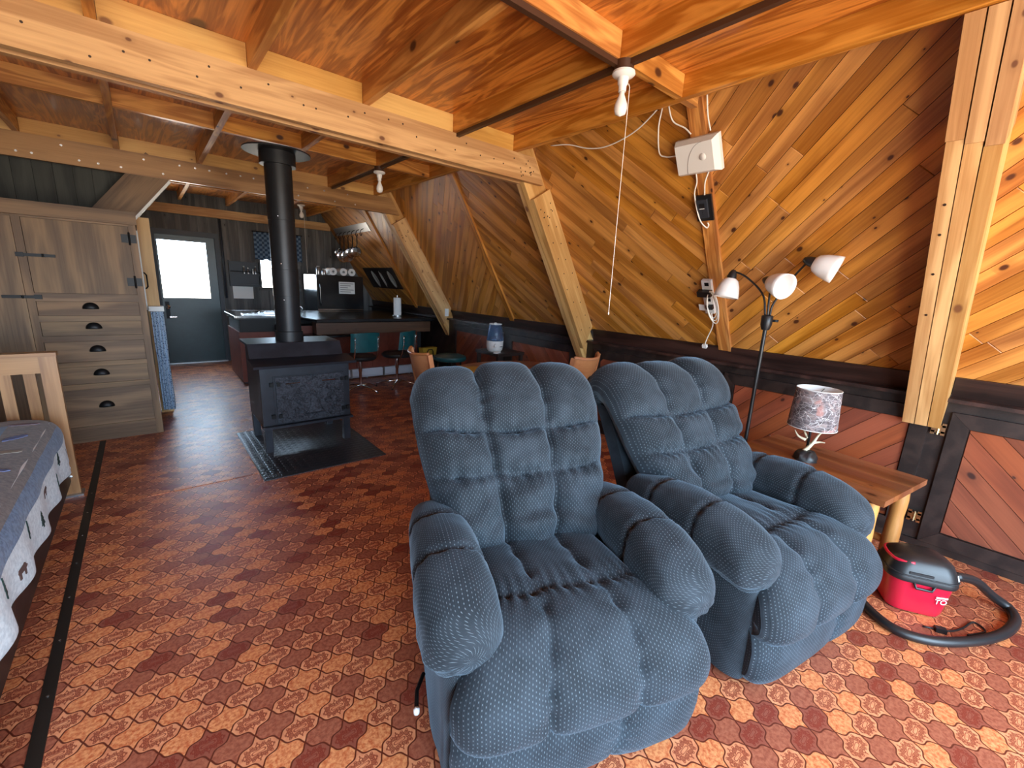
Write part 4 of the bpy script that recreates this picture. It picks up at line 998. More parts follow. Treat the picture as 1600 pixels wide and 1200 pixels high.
# badge: lettering TOUGH-style block capitals seen on the tank ("TO..." under a smaller line)
def text(body, size, mat, par, Mx, name='lettering', ext=.0006):
    cu = bpy.data.curves.new(name, 'FONT'); cu.body = body; cu.size = size; cu.extrude = ext; cu.align_x = 'CENTER'; cu.align_y = 'CENTER'
    tmp = bpy.data.objects.new(name, cu); COL.objects.link(tmp); dg = bpy.context.evaluated_depsgraph_get()
    me = bpy.data.meshes.new_from_object(tmp.evaluated_get(dg)); bpy.data.objects.remove(tmp); bpy.data.curves.remove(cu)
    me.materials.append(M[mat]) if not me.materials else None
    o = bpy.data.objects.new(name, me); return place(o, Mx, par)
def facing(p, out, right):   # text lies in local xy: x right, z out
    return frame_M(p, right, out)
text('TO', .036, 'white', t, facing((.074, -.0985, .098), (.20, -.97, -.06), (.97, .20, 0)))
bm = BX(-.024, .024, -.004, .004, 0, .001); obj('badge_line', bm, M['white'], t, facing((.074, -.1005, .122), (.20, -.97, -.06), (.97, .20, 0)))
bm = BX(-.014, .014, -.018, .018, 0, .001); obj('lid_badge', bm, M['white'], t, facing((.124, -.072, .215), (.70, -.62, .35), (.66, .75, 0)))
# the hose lies in a loop on the floor in front of the tank; plug and flex beside it
def wl(p): return t.matrix_basis.inverted() @ Vector(p)
hose = [(2.82, -.03, .205), (2.95, -.10, .16), (3.06, -.17, .07), (3.09, -.235, .024), (2.98, -.255, .022), (2.80, -.215, .022), (2.62, -.125, .022), (2.48, -.01, .022), (2.44, .10, .022), (2.50, .20, .022), (2.60, .28, .022)]
obj('hose', TB([wl(p) for p in curve_pts(hose, 70)], .021, 14), M['black'], t, smooth=True)
obj('power_cord', TB([wl(p) for p in curve_pts([(2.60, .02, .006), (2.66, -.06, .006), (2.74, -.10, .006), (2.84, -.13, .006), (2.80, -.17, .006), (2.70, -.12, .006)], 30)], .0042, 8), M['black'], t, smooth=True)
obj('plug', BX(-.02, .02, -.012, .012, 0, .022), M['black'], t, Matrix.Translation(wl((2.63, -.035, 0))), bev=.004)

# ------------------------------------------------------------------ wiring on the ceiling and slope
cnd = thing('conduit', 'brown surface conduit run along the joists', 'conduit', (0, 0, 0))
xc = 1.835
for a, b in (((xc, .2, ZJ - .012), (xc, 1.40, ZJ - .012)), ((xc, 1.48, ZJ - .012), (xc, 2.86, ZJ - .012)), ((.60, 1.46, ZJ - .012), (xc - .04, 1.46, ZJ - .012)), ((xc, 3.1, ZJ - .012), (xc, 4.16, ZJ - .012)), ((xc, 4.28, ZJ - .012), (xc, 5.55, ZJ - .012))):
    d_ = Vector(b) - Vector(a); obj('conduit_run', BX(0, d_.length, -.013, .013, -.012, .012), M['conduit'], cnd, frame_M(a, d_, (0, 0, 1)), bev=.004)
for yy in (1.44, 4.22): obj('junction_box', LT([(.045, ZJ), (.045, ZJ - .035), (.03, ZJ - .042), (0, ZJ - .042)], 20), M['conduit'], cnd, Matrix.Translation((xc, yy, 0)), smooth=True, angle=40)
def fixture(loc, label, cord):
    t = thing('ceiling_lamp', label, 'lamp', loc, group='bare-bulb ceiling lamps')
    obj('lamp_holder', LT([(.0, 0), (.052, 0), (.054, -.010), (.046, -.018), (.026, -.024), (.024, -.05), (.018, -.058), (.018, -.082), (0, -.083)], 28), M['porcelain'], t, smooth=True, angle=50)
    obj('bulb', LT([(.012, -.080), (.013, -.095), (.029, -.135), (.031, -.155), (.024, -.178), (0, -.188)], 24), M['bulbglass'], t, smooth=True)
    if cord:
        obj('pull_cord', TB([(.024, -.015, -.045), (.028, -.02, -.06), (.030, -.022, cord)], .0016, 6), M['cable'], t); obj('cord_end', LT([(0, cord - .012), (.004, cord - .008), (.004, cord), (0, cord + .004)], 8), M['cable'], t, Matrix.Translation((.03, -.022, 0)))
fixture((xc, 1.44, ZJ - .042), 'bare bulb ceiling lamp with long white pull cord over the recliners', -1.115)
fixture((xc, 4.22, ZJ - .042), 'bare bulb ceiling lamp between the two cross beams', 0)
fixture((1.90, 7.15, ZJ - .02), 'bare bulb ceiling lamp over the kitchen counter', -.95)

# breaker box on the batten, black controller below it, outlet strip and cable bundle
def on_slope(name, label, cat, y, s, d=.022):
    t = thing(name, label, cat); P = slope(y, s, d); ex = Vector((0, -1, 0)); Mx = frame_M(P, ex, SN); t.matrix_basis = Mx; return t     # local x = towards the camera, y = up the slope, z = out
def sof(z): return (z - Z0) / math.sin(TH)
t = on_slope('breaker_box', 'white plastic electrical box screwed to the batten on the sloping wall', 'electrical box', 1.50, sof(2.325))
UPS = -1 if (t.matrix_basis.to_3x3() @ Vector((0, 1, 0))).z < 0 else 1
bm = bmesh.new(); lo = [(-.135, -.105), (.135, -.105), (.135, .105), (-.135, .105)]; hi_p = [(-.125, -.085), (.110, -.085), (.110, .085), (-.125, .085)]
a = [bm.verts.new((*p, 0)) for p in lo]; b = [bm.verts.new((p[0], p[1], .03)) for p in lo]; c = [bm.verts.new((*p, .07)) for p in hi_p]
for A_, B_ in ((a, b), (b, c)):
    for i in range(4): bm.faces.new((A_[i], A_[(i + 1) % 4], B_[(i + 1) % 4], B_[i]))
bm.faces.new(c); bm.faces.new(a[::-1]); obj('cover', bm, M['white'], t, bev=.004)
obj('dial', LT([(.0, .074), (.020, .073), (.022, .069)], 24), M['white'], t, Matrix.Translation((.045, 0, 0)), smooth=True)
obj('cover_groove', TB([(.05 - .11 * math.cos(R(q)), UPS * (-.085 + .17 * math.sin(R(q))), .0705) for q in range(0, 95, 6)], .0012, 5), M['steel'], t)
t = on_slope('wall_controller', 'black handheld controller clipped in a holder below the white electrical box', 'controller', 1.515, sof(2.04), .021)
obj('holder', BX(-.055, .055, -.085, .085, 0, .018), M['black'], t, bev=.012, seg=3); obj('handset', BX(-.038, .030, -.060, .062, .016, .034), M['doorframe'], t, bev=.004); obj('screen', BX(-.022, .014, -UPS * -.02 - .018, -UPS * -.02 + .018, .033, .0355), M['black'], t)
for k in range(4): obj('button', BX(-.006, .000, UPS * (-.045 + k * .014) - .003, UPS * (-.045 + k * .014) + .003, .034, .0358), M['black'], t)
obj('display_line', BX(-.022, .012, UPS * .004 - .002, UPS * .004 + .002, .034, .0358), M['paper'], t)
t = on_slope('power_strip', 'white outlet strip with plugs and bundled cable on the batten behind the floor lamp', 'power strip', 1.56, sof(1.47), .021)
obj('strip_body', BX(-.040, .030, -.14, .14, 0, .03), M['white'], t, bev=.005)
obj('plug_black', BX(-.065, .035, UPS * .045 - .022, UPS * .045 + .022, .028, .07), M['black'], t, bev=.005); obj('plug_black', BX(-.02, .03, UPS * -.075 - .016, UPS * -.075 + .016, .028, .055), M['black'], t, bev=.004)
for sy in (.11, -.02): obj('socket_face', BX(-.018, .014, UPS * sy - .014, UPS * sy + .014, .0295, .0312), M['iron'], t)
tag(obj('paper_tag', BX(-.085, -.035, UPS * -.09 - .026, UPS * -.09 + .026, .030, .0315), M['paper'], t), 'pinkish paper tag')
def loopc(cx, cy, rx, ry, z, n=26, tw=0): return [(cx + rx * math.cos(2 * PI * k / n), cy + ry * math.sin(2 * PI * k / n), z + .006 * math.sin(4 * PI * k / n + tw)) for k in range(n)]
for i in range(3): obj('cable_loop', TB(loopc(.028 + .008 * i, UPS * (-.05 - .008 * i), .032 + .005 * i, .115 + .012 * i, .05 + .008 * i, tw=i), .0042, 8, closed=True), M['cable'], t, smooth=True)
obj('cable_tail', TB(curve_pts([(.02, UPS * -.12, .055), (.02, UPS * -.19, .05), (-.005, UPS * -.27, .03), (-.05, UPS * -.36, .03), (-.075, UPS * -.43, .05)], 20), .0042, 8), M['cable'], t, smooth=True)
obj('tail_plug', BX(-.095, -.06, UPS * -.445 - .014, UPS * -.445 + .014, .035, .06), M['white'], t, bev=.004)
def cable(label, pts, rad=.0045, n=40):
    o = obj('electric_cable', TB(curve_pts(pts, n), rad, 8), M['cable'], None, smooth=True); return tag(o, label, 'cable')
def cw(label, pts, hole=None):
    cable(label, ([hole] if hole else []) + pts)
cw('white cable drooping from the ceiling hole across the boards towards the cross beam', [(2.580, 1.752, 2.566), (2.624, 1.932, 2.498), (2.645, 2.156, 2.464), (2.636, 2.327, 2.478), (2.603, 2.507, 2.531), (2.582, 2.675, 2.552)], (2.572, 1.735, 2.598))
cw('white cable curving from the ceiling hole into the side of the electrical box', [(2.582, 1.706, 2.563), (2.631, 1.748, 2.486), (2.706, 1.772, 2.364), (2.724, 1.732, 2.334), (2.722, 1.668, 2.325), (2.715, 1.632, 2.325)], (2.572, 1.698, 2.598))
cw('white cable running from the ceiling hole into the top of the electrical box', [(2.582, 1.656, 2.562), (2.624, 1.643, 2.497), (2.651, 1.576, 2.453), (2.670, 1.54, 2.416)], (2.572, 1.655, 2.598))
cw('short white cable entering the electrical box beside the batten', [(2.572, 1.415, 2.57), (2.625, 1.423, 2.482), (2.672, 1.419, 2.41)])
cw('white cable looping down from the electrical box past the black controller', [(2.774, 1.538, 2.237), (2.815, 1.54, 2.169), (2.855, 1.566, 2.101), (2.92, 1.545, 1.96), (2.966, 1.512, 1.906), (2.965, 1.497, 1.92), (2.950, 1.50, 1.935)])
cw('white cable joining the electrical box to the top of the black controller', [(2.781, 1.448, 2.224), (2.819, 1.486, 2.162), (2.861, 1.5, 2.094)])
# ------------------------------------------------------------------ dining table and bentwood chairs
t = thing('dining_table', 'oval wooden dining table half hidden behind the recliners', 'table', (2.37, 2.79, 0), R(4))
bm = bmesh.new(); n = 40
el = [(.62 * math.cos(2 * PI * k / n), .46 * math.sin(2 * PI * k / n)) for k in range(n)]
for sgn in (-1, 1):
    half_ = [p for p in el]
    poly = clip([tuple(p) for p in half_], 0, sgn * .003, sgn)
    obj('table_leaf', prism(bmesh.new(), poly, .712, .74, .004), M['table_top'], t)
obj('pedestal', LT([(.0, .03), (.08, .03), (.055, .12), (.045, .40), (.07, .68), (.16, .712), (0, .712)], 24), M['log'], t, smooth=True, angle=40)
for k in range(4):
    aa = k * PI / 2 + .2; obj('foot', TB([(0, 0, .10), (.18 * math.cos(aa), .18 * math.sin(aa), .075), (.36 * math.cos(aa), .36 * math.sin(aa), .02)], [.04, .032, .02], 10), M['log'], t, smooth=True)
o = obj('placemat', prism(bmesh.new(), [(.17 * math.cos(2 * PI * k / 24), .12 * math.sin(2 * PI * k / 24)) for k in range(24)], 0, .004), M['yellow'], None, Matrix.Translation((2.09, 2.98, .7400))); tag(o, 'oval mustard placemat on the far edge of the dining table', 'placemat')
def bent_chair(loc, rz, label, z=.86):
    t = thing('dining_chair', label, 'chair', (*loc, 0), rz, 'bent-plywood dining chairs')     # sitter faces local -y, backrest at +y
    bm = bmesh.new()
    def bk(s, q, o):
        x = (s * 2 - 1) * .215; cur = .055 * (1 - (s * 2 - 1) ** 2); zz = .50 + q * (z - .50)
        return Vector((x, .22 + cur * (.4 + q) + .07 * q + o, zz + (.02 * abs(s * 2 - 1) ** 2 if q > .99 else 0)))
    g1 = grid(bm, 20, 8, lambda a, b: bk(a, b, 0)); g2 = grid(bm, 20, 8, lambda a, b: bk(a, b, .012))
    for i in range(20): bm.faces.new((g1[8][i], g1[8][i + 1], g2[8][i + 1], g2[8][i])); bm.faces.new((g1[0][i], g1[0][i + 1], g2[0][i + 1], g2[0][i]))
    obj('backrest', bm, M['bent'], t, smooth=True, angle=50)
    obj('top_rail', TB([bk(i / 20, 1, .006) + Vector((0, 0, .004)) for i in range(21)], .013, 8), M['bent'], t, smooth=True)
    for s in (-1, 1):
        e = bk(.5 + s * .5, 0, .006); e2 = bk(.5 + s * .5, 1, .006)
        d_ = (e2 - e); obj('back_post', BX(-.02, d_.length + .28, -.014, .014, -.019, .019), M['bent'], t, frame_M(e - d_.normalized() * .28 + Vector((s * .012, 0, 0)), d_, (0, -1, 0)), bev=.010, seg=3)
        obj('post_bolt', LT([(0, 0), (.006, 0), (0, .004)], 8), M['iron'], t, frame_M(e + d_ * .86 + Vector((s * .012, -.021, 0)), (1, 0, 0), (0, -1, 0)))
        obj('leg', TB([(s * .19, -.20, 0), (s * .19, -.19, .43)], .016, 10), M['bent'], t, smooth=True); obj('leg', TB([(s * .20, .26, 0), (s * .215, .20, .43)], .016, 10), M['bent'], t, smooth=True)
    obj('seat', prism(bmesh.new(), rrect(.225, .22, .06), .43, .47, .01), M['bent'], t)
bent_chair((2.05, 3.24), R(82), 'bent-plywood dining chair with brown back at the stove end of the table')
bent_chair((2.705, 2.58), R(194), 'bent-plywood dining chair pushed in on the recliner side of the table', z=.90)

# ------------------------------------------------------------------ kitchen bar and peninsula
t = thing('kitchen_peninsula', 'dark kitchen peninsula with a reddish end panel behind the stove', 'counter', (0, 0, 0))
obj('cabinet_body', BX(.92, 3.40, 6.62, 7.55, 0, .875), M['blackmatte'], t); obj('end_panel', BX(.90, 1.40, 6.585, 6.62, .03, .70), M['redpanel'], t, bev=.003, seg=1); obj('end_panel', BX(.90, .92, 6.62, 7.55, .03, .70), M['redpanel'], t)
for k in range(8): plank('front_board', (1.45 + k * .25, 6.30, .12), (1.45 + k * .25, 6.30, .80), .247, .016, M['redpanel'], t, up=(0, -1, 0))
obj('bar_back', BX(1.33, 3.40, 6.31, 6.62, 0, .80), M['blackmatte'], t)
ap = plank('apron_board', (1.70, 6.02, .785), (3.40, 6.02, .785), .022, .155, M['bar'], t)
obj('lower_shelf', prism(bmesh.new(), [(1.62 + .0, 6.30)] + [(1.95 - .42 * math.cos(R(q)), 6.28 - .36 * math.sin(R(q))) for q in range(0, 181, 15)] + [(2.37, 6.30)], .675, .70, .003), M['counter'], t)
for x in (1.75, 3.3): obj('corbel', BX(x - .02, x + .02, 6.03, 6.31, .70, .86), M['bar'], t)
wt = obj('worktop', prism(bmesh.new(), [(.86, 6.58), (1.62, 6.50), (1.70, 5.98), (3.46, 5.98), (3.46, 7.62), (.98, 7.62), (.86, 7.5)], .875, .915, .004), M['counter']); tag(wt, 'long black laminate worktop over the peninsula and bar', 'worktop')
for a, b in (((.86, 7.5), (.98, 7.63)), ((.98, 7.625), (2.42, 7.625)), ((.86, 6.575), (1.62, 6.495))):
    d_ = Vector((b[0] - a[0], b[1] - a[1], 0)); obj('edge_strip', BX(0, d_.length, -.004, .004, -.012, .012), M['chrome'], wt, frame_M((a[0], a[1], .904), d_, (0, 0, 1)))
hb = thing('baseboard_heater', 'long white baseboard heater along the foot of the bar', 'heater', (0, 0, 0))
obj('cover', profile([(6.285, .02), (6.292, .15), (6.24, .15), (6.225, .12), (6.225, .05), (6.24, .02)], 1.75, 3.20), M['slate'], hb); obj('end_cap', BX(3.20, 3.215, 6.22, 6.292, .015, .155), M['slate'], hb); obj('end_cap', BX(1.735, 1.75, 6.22, 6.292, .015, .155), M['slate'], hb)
for x in (2.2, 2.7): obj('joint_band', BX(x, x + .03, 6.221, 6.292, .018, .152), M['steel'], hb)
for x in (1.8, 2.45, 3.15): obj('bracket', BX(x, x + .02, 6.24, 6.292, 0, .02), M['steel'], hb)
# refrigerator and what stands on it
t = thing('refrigerator', 'short black refrigerator at the end of the kitchen counter', 'refrigerator', (2.20, 7.65, 0))
obj('cabinet', BX(.0, .78, .05, .72, .02, 1.50), M['fridge'], t, bev=.012); obj('door', BX(.0, .78, -.01, .045, .94, 1.495), M['fridge'], t, bev=.015); obj('door', BX(.0, .78, -.01, .045, .06, .925), M['fridge'], t, bev=.015)
obj('trim_strip', BX(.01, .77, -.016, -.008, .925, .940), M['chrome'], t); obj('handle', TB([(.05, -.03, 1.0), (.05, -.045, 1.05), (.05, -.045, 1.3), (.05, -.03, 1.35)], .009, 8), M['fridge'], t); obj('base', BX(.02, .76, .05, .70, 0, .03), M['black'], t)
o = obj('notice_sheet', BX(2.56, 2.83, 7.637, 7.6395, 1.20, 1.40), M['paper']); tag(o, 'white printed sheet stuck on the black refrigerator', 'paper')
for k in range(5): obj('text_line', BX(2.58, 2.81 - (k % 3) * .05, 7.6355, 7.637, 1.37 - k * .034 - .004, 1.37 - k * .034 + .004), M['doorframe'], o)
def towel_roll(loc, upright, label):
    t = thing('paper_towel_roll', label, 'paper towels', loc, group=None)
    Mx = Matrix() if upright else frame_M((0, 0, .065), (1, 0, 0), (0, -1, 0))
    obj('paper', LT([(.02, -.13), (.062, -.13), (.062, .13), (.02, .13), (.02, -.13)], 28, cap0=False, cap1=False), M['towel'], t, Mx, smooth=True, angle=40)
    obj('core', LT([(.0205, -.131), (.0205, .131)], 16, cap0=False, cap1=False), M['bar'], t, Mx, smooth=True); return t
towel_roll((2.66, 7.80, 1.50), False, 'paper towel roll lying on the refrigerator, end hole facing out, in the middle')
towel_roll((2.80, 7.80, 1.50), False, 'paper towel roll lying on the refrigerator nearest the sloping wall')
towel_roll((2.50, 7.84, 1.50), False, 'paper towel roll lying on the refrigerator nearest the jars')
for i, x in enumerate((2.27, 2.36)):
    t = thing('glass_jar', ('tall small jar' if i == 0 else 'short small jar') + ' standing on the refrigerator corner', 'jar', (x, 7.75, 1.50)); hgt = .14 if i == 0 else .10
    obj('body', LT([(0, 0), (.03, 0), (.032, .01), (.032, hgt - .03), (.02, hgt - .015), (.02, hgt - .01), (0, hgt - .01)], 16), M['steel'], t, smooth=True, angle=45); obj('lid', LT([(0, hgt - .011), (.023, hgt - .011), (.023, hgt), (0, hgt)], 16), M['white'], t)
t = thing('paper_towel_holder', 'white paper towel roll standing upright on the bar', 'paper towels', (3.06, 6.45, .915))
obj('stand', LT([(0, 0), (.075, 0), (.075, .012), (0, .014)], 24), M['steel'], t); obj('roll', LT([(.018, .014), (.06, .014), (.06, .285), (.018, .285)], 28), M['towel'], t, smooth=True, angle=40); obj('spindle', TB([(0, 0, .01), (0, 0, .32)], .006, 8), M['steel'], t)
# bits on the counter by the sink
t = thing('kitchen_faucet', 'chrome faucet loop on the counter right of the stove pipe', 'faucet', (1.75, 7.35, .915)); obj('spout', TB(curve_pts([(0, 0, 0), (0, 0, .06), (.06, -.01, .085), (.12, -.02, .07), (.13, -.02, .03)], 20), .010, 10), M['chrome'], t, smooth=True); obj('base', LT([(0, 0), (.03, 0), (.024, .02), (0, .02)], 16), M['chrome'], t)
t = thing('dish_tray', 'low steel dish tray on the counter left of the stove pipe', 'tray', (1.15, 6.85, .915)); obj('tray', BX(-.16, .22, -.10, .10, 0, .015), M['steel'], t, bev=.004); 
for k in range(4): obj('spoon', TB([(-.12 + k * .07, -.06, .02), (-.08 + k * .07, .07, .024)], .006, 6), M['chrome'], t)
# ------------------------------------------------------------------ bar stools and the low teal stool
def bar_stool(loc, rz, label):
    t = thing('swivel_stool', label, 'stool', (*loc, 0), rz, 'teal swivel stools at the bar')   # back at local -y
    bm = bmesh.new()
    def bk(a, b, o): s = a * 2 - 1; e = (1 - abs(s) ** 6) ** .5 if abs(s) < 1 else 0; return Vector((s * .195, -.20 + .05 * s * s - .03 * b + o * e, .545 + b * .24 + .012 * (1 - s * s) * b))
    g1 = grid(bm, 20, 10, lambda a, b: bk(a, b, -.018)); g2 = grid(bm, 20, 10, lambda a, b: bk(a, b, .022))
    for i in range(20): bm.faces.new((g1[10][i], g1[10][i + 1], g2[10][i + 1], g2[10][i])); bm.faces.new((g1[0][i], g1[0][i + 1], g2[0][i + 1], g2[0][i]))
    bmesh.ops.remove_doubles(bm, verts=bm.verts, dist=.0005); obj('backrest', bm, M['teal'], t, smooth=True, angle=60)
    bm = bmesh.new()
    for s in (-1, 1):
        for zz in (.60, .66, .72): tube(bm, [(s * .155, -.222, zz), (s * .155, -.228, zz)], .008, 8)
    tag(obj('stud', bm, M['chrome'], t), kind='stuff')
    for s in (-1, 1): obj('back_bracket', TB(curve_pts([(s * .155, -.215, .74), (s * .155, -.20, .56), (s * .15, -.15, .44), (s * .12, -.05, .425)], 14), .008, 8), M['chrome'], t, smooth=True)
    obj('seat', LT([(0, .42), (.185, .42), (.205, .44), (.205, .465), (.18, .485), (0, .49)], 32), M['black'], t, smooth=True, angle=50)
    obj('column', LT([(.018, .06), (.018, .25), (.024, .26), (.024, .42), (0, .42)], 16), M['chrome'], t, smooth=True, angle=40)
    for k in range(4):
        aa = k * PI / 2 + .35; obj('base_leg', TB([(0, 0, .075), (.16 * math.cos(aa), .16 * math.sin(aa), .055), (.29 * math.cos(aa), .29 * math.sin(aa), .018)], [.014, .012, .010], 8), M['chrome'], t, smooth=True)
        obj('glide', LT([(0, 0), (.014, 0), (.012, .014), (0, .016)], 10), M['black'], t, Matrix.Translation((.29 * math.cos(aa), .29 * math.sin(aa), 0)))
bar_stool((2.10, 5.56), R(4), 'teal swivel stool with studded back facing the bar next to the stove')
bar_stool((2.64, 5.60), R(32), 'teal swivel stool turned towards the yellow case under the bar')
t = thing('padded_stool', 'low round stool with teal padded seat beside the humidifier table', 'stool', (2.90, 4.62, 0))
obj('seat', LT([(0, .50), (.19, .50), (.21, .52), (.205, .555), (.15, .575), (0, .58)], 32), M['teal'], t, smooth=True, angle=60)
for k in range(4): aa = k * PI / 2 + .8; obj('leg', TB([(.14 * math.cos(aa), .14 * math.sin(aa), .50), (.18 * math.cos(aa), .18 * math.sin(aa), 0)], .011, 8), M['chrome'], t, smooth=True)
obj('foot_ring', TB(ringpts(.163, .18, 28), .007, 8, closed=True), M['chrome'], t, smooth=True)
# humidifier on its small dark table
t = thing('side_table', 'small dark side table under the humidifier', 'table', (3.20, 3.98, 0)); obj('top', BX(-.20, .20, -.22, .22, .665, .70), M['dark_wood'], t, bev=.004)
for sx in (-1, 1):
    for sy in (-1, 1): obj('leg', BX(sx * .17 - .018, sx * .17 + .018, sy * .19 - .018, sy * .19 + .018, 0, .665), M['dark_wood'], t)
obj('shelf', BX(-.18, .18, -.20, .20, .22, .24), M['dark_wood'], t)
t = thing('humidifier', 'white cool-mist humidifier with clear blue water tank', 'humidifier', (3.12, 3.98, .70))
obj('base', LT([(0, 0), (.075, 0), (.092, .02), (.098, .06), (.100, .125), (.0, .127)], 32), M['white'], t, smooth=True, angle=45)
obj('water_tank', LT([(.098, .127), (.098, .16), (.086, .24), (.070, .315), (0, .318)], 32), M['tank'], t, smooth=True, angle=45)
obj('tank_rim', TB(ringpts(.070, .318, 32), .006, 8, closed=True), M['white'], t, smooth=True); obj('dial', LT([(0, 0), (.022, 0), (.022, .012), (.018, .014), (0, .014)], 20), M['white'], t, frame_M((-.055, -.080, .075), (1, 0, 0), (-.56, -.82, 0)))
obj('brand_bar', BX(-.025, .025, -.004, .004, 0, .002), M['doorframe'], t, frame_M((.018, -.098, .062), (1, .15, 0), (.1, -1, 0))); obj('nozzle', LT([(0, .318), (.018, .318), (.014, .335), (0, .336)], 14), M['white'], t)
o = obj('remote_control', BX(-.05, .05, -.02, .02, 0, .015), M['white'], None, Matrix.Translation((3.04, 3.83, .70)) @ Matrix.Rotation(.4, 4, 'Z'), bev=.004); tag(o, 'small white remote lying beside the humidifier', 'remote control')
# yellow case leaning under the bar end
t = thing('yellow_case', 'small yellow case with a dark loop handle under the bar end', 'case', (3.28, 5.86, 0), R(10))
obj('stand_box', BX(-.13, .13, -.04, .10, 0, .36), M['blackmatte'], t, bev=.005)
bm = bmesh.new(); prof_ = [(-.14, .12), (.14, .12), (.12, .0), (-.12, .0)]
a = [bm.verts.new((p[0], -.05, .36 + p[1])) for p in prof_]; b = [bm.verts.new((p[0], .05, .36 + p[1])) for p in prof_]
for i in range(4): bm.faces.new((a[i], a[(i + 1) % 4], b[(i + 1) % 4], b[i]))
bm.faces.new(a); bm.faces.new(b[::-1]); obj('body', bm, M['yellow'], t, bev=.01); obj('handle', TB([(-.055, -.055, .37), (-.055, -.058, .42), (-.035, -.058, .45), (.035, -.058, .45), (.055, -.058, .42), (.055, -.055, .37)], .008, 8), M['black'], t, smooth=True)
# outlet at the foot of the second rafter
t = thing('wall_outlet', 'white outlet plate on the rafter by the bar end', 'outlet', slope(5.586, .03, .10)); obj('plate', BX(-.03, .03, -.008, .003, -.055, .055), M['white'], t, bev=.003)
for zz in (.022, -.022): obj('socket', BX(-.012, .012, -.0095, -.007, zz - .014, zz + .014), M['paper'], t, bev=.002)
# pot rack on the far slope
t = thing('pot_rack', 'steel wall rack with hooks on the sloping kitchen wall', 'pot rack'); s0 = (2.27 - Z0) / math.sin(TH)
obj('back_plate', BX(0, 1.53, -.07, .07, 0, .012), M['steel'], t, frame_M(slope(8.40, s0, -.001), (0, -1, 0), SN), bev=.003, seg=1)
hooks = [7.10, 7.28, 7.48, 7.68, 7.88, 8.08, 8.28]
for yy in hooks: P = slope(yy, s0 - .02, .009); obj('hook', TB(curve_pts([P, P + SN * .05, P + SN * .07 + Vector((0, 0, -.05)), P + SN * .05 + Vector((0, 0, -.085)), P + SN * .03 + Vector((0, 0, -.06))], 12), .005, 8), M['iron'], t, smooth=True)
def pot(yy, rad, hgt, label, hlen=.17):
    P = slope(yy, s0 - .02, .009) + SN * .05 + Vector((0, 0, -.085)); t = thing('saucepan', label, 'saucepan', P, group='pans on the kitchen rack')
    Mx = frame_M((0, 0, -hlen - rad), (0, 0, 1), (-.55, -.80, .1))
    obj('bowl', LT([(0, 0), (rad * .94, 0), (rad, .01), (rad, hgt), (rad + .004, hgt + .003), (rad - .003, hgt), (rad - .004, .012), (0, .006)], 28), M['chrome'], t, Mx, smooth=True, angle=40)
    obj('handle', TB([(0, 0, .004), (0, 0, -hlen * .6), (-.02, -.03, -hlen - .02)], .009, 8), M['black'], t, smooth=True)
pot(7.28, .075, .07, 'shallow black-handled saucepan at the bar end of the rack'); pot(7.48, .085, .09, 'deep shiny saucepan second from the bar end of the rack'); pot(7.68, .10, .05, 'wide bright frying pan in the middle of the rack', .2); pot(7.88, .10, .06, 'shiny pan hanging beside the wide frying pan', .2); pot(8.08, .07, .06, 'small dark pan nearest the rear wall on the rack')
# dark board with oval trays
hbp = thing('tray_board', 'dark board with shelf mounted on the slope above the worktop', 'board', (0, 0, 0)); s1 = (1.50 - Z0) / math.sin(TH)
obj('panel', BX(0, 1.24, -.20, .20, 0, .014), M['dark_wood'], hbp, frame_M(slope(8.10, s1, -.001), (0, -1, 0), SN))
for yy, ra, lab in ((7.72, .075, 'broad oval metal tray hanging on the dark board nearest the refrigerator'), (7.42, .03, 'narrow metal dish hanging between two oval trays'), (7.05, .085, 'largest oval metal tray hanging on the dark board nearest the bar')):
    Mx = frame_M(slope(yy, s1 - .01, .012), (0, -1, 0), SN); bm = LT([(0, .0), (.7, .0), (.85, .1), (1, .14), (1.02, .16), (.86, .13), (.7, .04), (0, .03)], 28)
    for v in bm.verts: v.co = Vector((v.co.x * ra, v.co.y * .155, v.co.z * .10))
    o = obj('oval_tray', bm, M['tin'], None, Mx, smooth=True); tag(o, lab, 'tray', 'oval trays on the dark board')
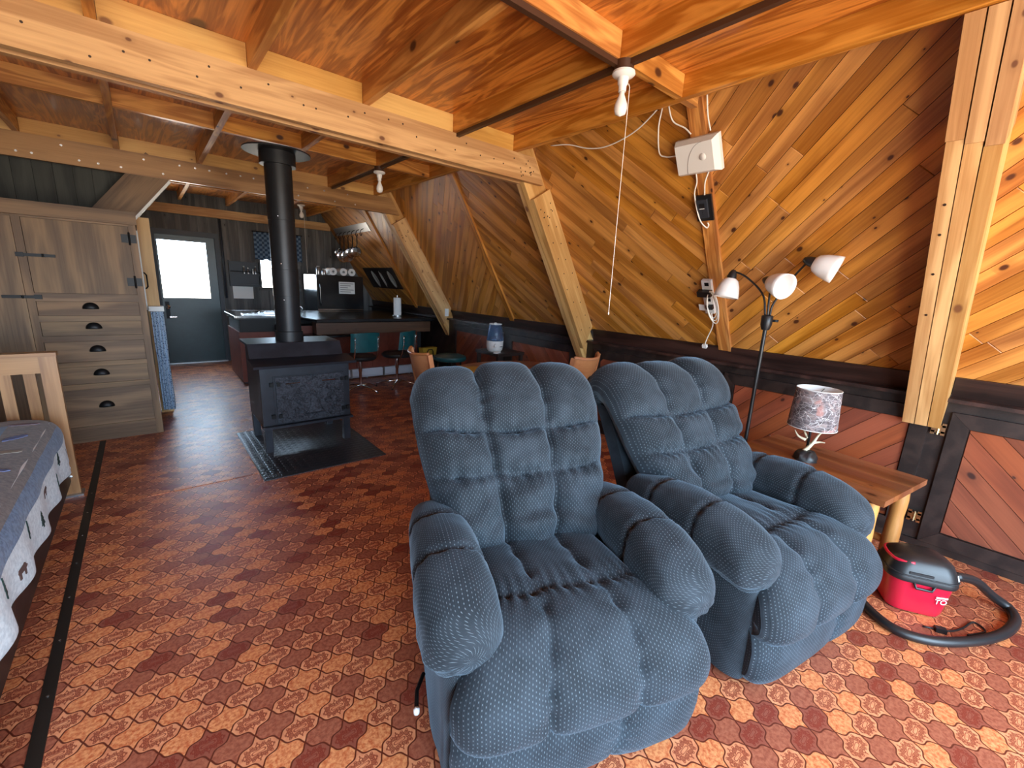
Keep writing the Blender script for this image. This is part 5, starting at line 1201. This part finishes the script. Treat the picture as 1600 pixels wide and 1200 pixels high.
# rear wall: shelf with bottles, paper, coat hooks, valance
t = thing('wall_shelf', 'small dark wall shelf with rails beside the rear door', 'shelf', (1.12, YB, 1.25)); obj('back', BX(0, .42, -.012, 0, 0, .40), M['doorframe'], t); obj('shelf', BX(0, .42, -.09, 0, .19, .205), M['doorframe'], t); obj('shelf', BX(0, .42, -.09, 0, .02, .035), M['doorframe'], t); obj('rail', TB([(0, -.085, .24), (.42, -.085, .24)], .005, 8), M['iron'], t); obj('upright', BX(-.012, .0, -.09, 0, 0, .41), M['doorframe'], t); obj('upright', BX(.42, .432, -.09, 0, 0, .41), M['doorframe'], t)
for i, (dx, hh) in enumerate(((.20, .11), (.26, .09), (.33, .07), (.37, .12))):
    t = thing('spice_bottle', ('tallest', 'slim', 'squat', 'narrow')[i] + ' small bottle standing on the rear wall shelf', 'bottle', (1.12 + dx, YB - .05, 1.455), group='bottles on the rear shelf'); obj('body', LT([(0, 0), (.018, 0), (.018, hh * .7), (.008, hh * .82), (.008, hh), (0, hh)], 12), M['steel'], t, smooth=True, angle=45); obj('cap', LT([(0, hh), (.010, hh), (.010, hh + .015), (0, hh + .015)], 10), M['white'], t)
o = obj('note_sheet', BX(1.145, 1.44, YB - .004, YB - .001, 1.045, 1.245), M['paper']); tag(o, 'blank pale sheet pinned below the small wall shelf', 'paper')
o = obj('curtain_valance', BX(0, .01, 0, .01, 0, .01), M['check'], None); bpy.data.objects.remove(o)
bm = bmesh.new(); grid(bm, 60, 10, lambda a, b: Vector((1.50 + a * .74, YB - .05 + .014 * math.sin(a * 70) , 1.70 + b * .45 + (.012 * math.sin(a * 35) if b < .01 else 0))))
o = obj('window_valance', bm, M['check'], None, smooth=True); sm = o.modifiers.new('thickness', 'SOLIDIFY'); sm.thickness = .004; tag(o, 'blue checked valance gathered over the kitchen window', 'valance')
o = obj('curtain_rod', TB([(1.48, YB - .05, 2.155), (2.26, YB - .05, 2.155)], .008, 8), M['iron'], None); tag(o, 'dark rod carrying the checked valance', 'curtain rod')
o = obj('door_closer_pipe', TB([(1.045, YB - .03, 1.05), (1.045, YB - .03, 2.29)], .018, 10), M['doorframe'], None, smooth=True); tag(o, 'dark vertical pipe running up the wall beside the rear door', 'pipe')
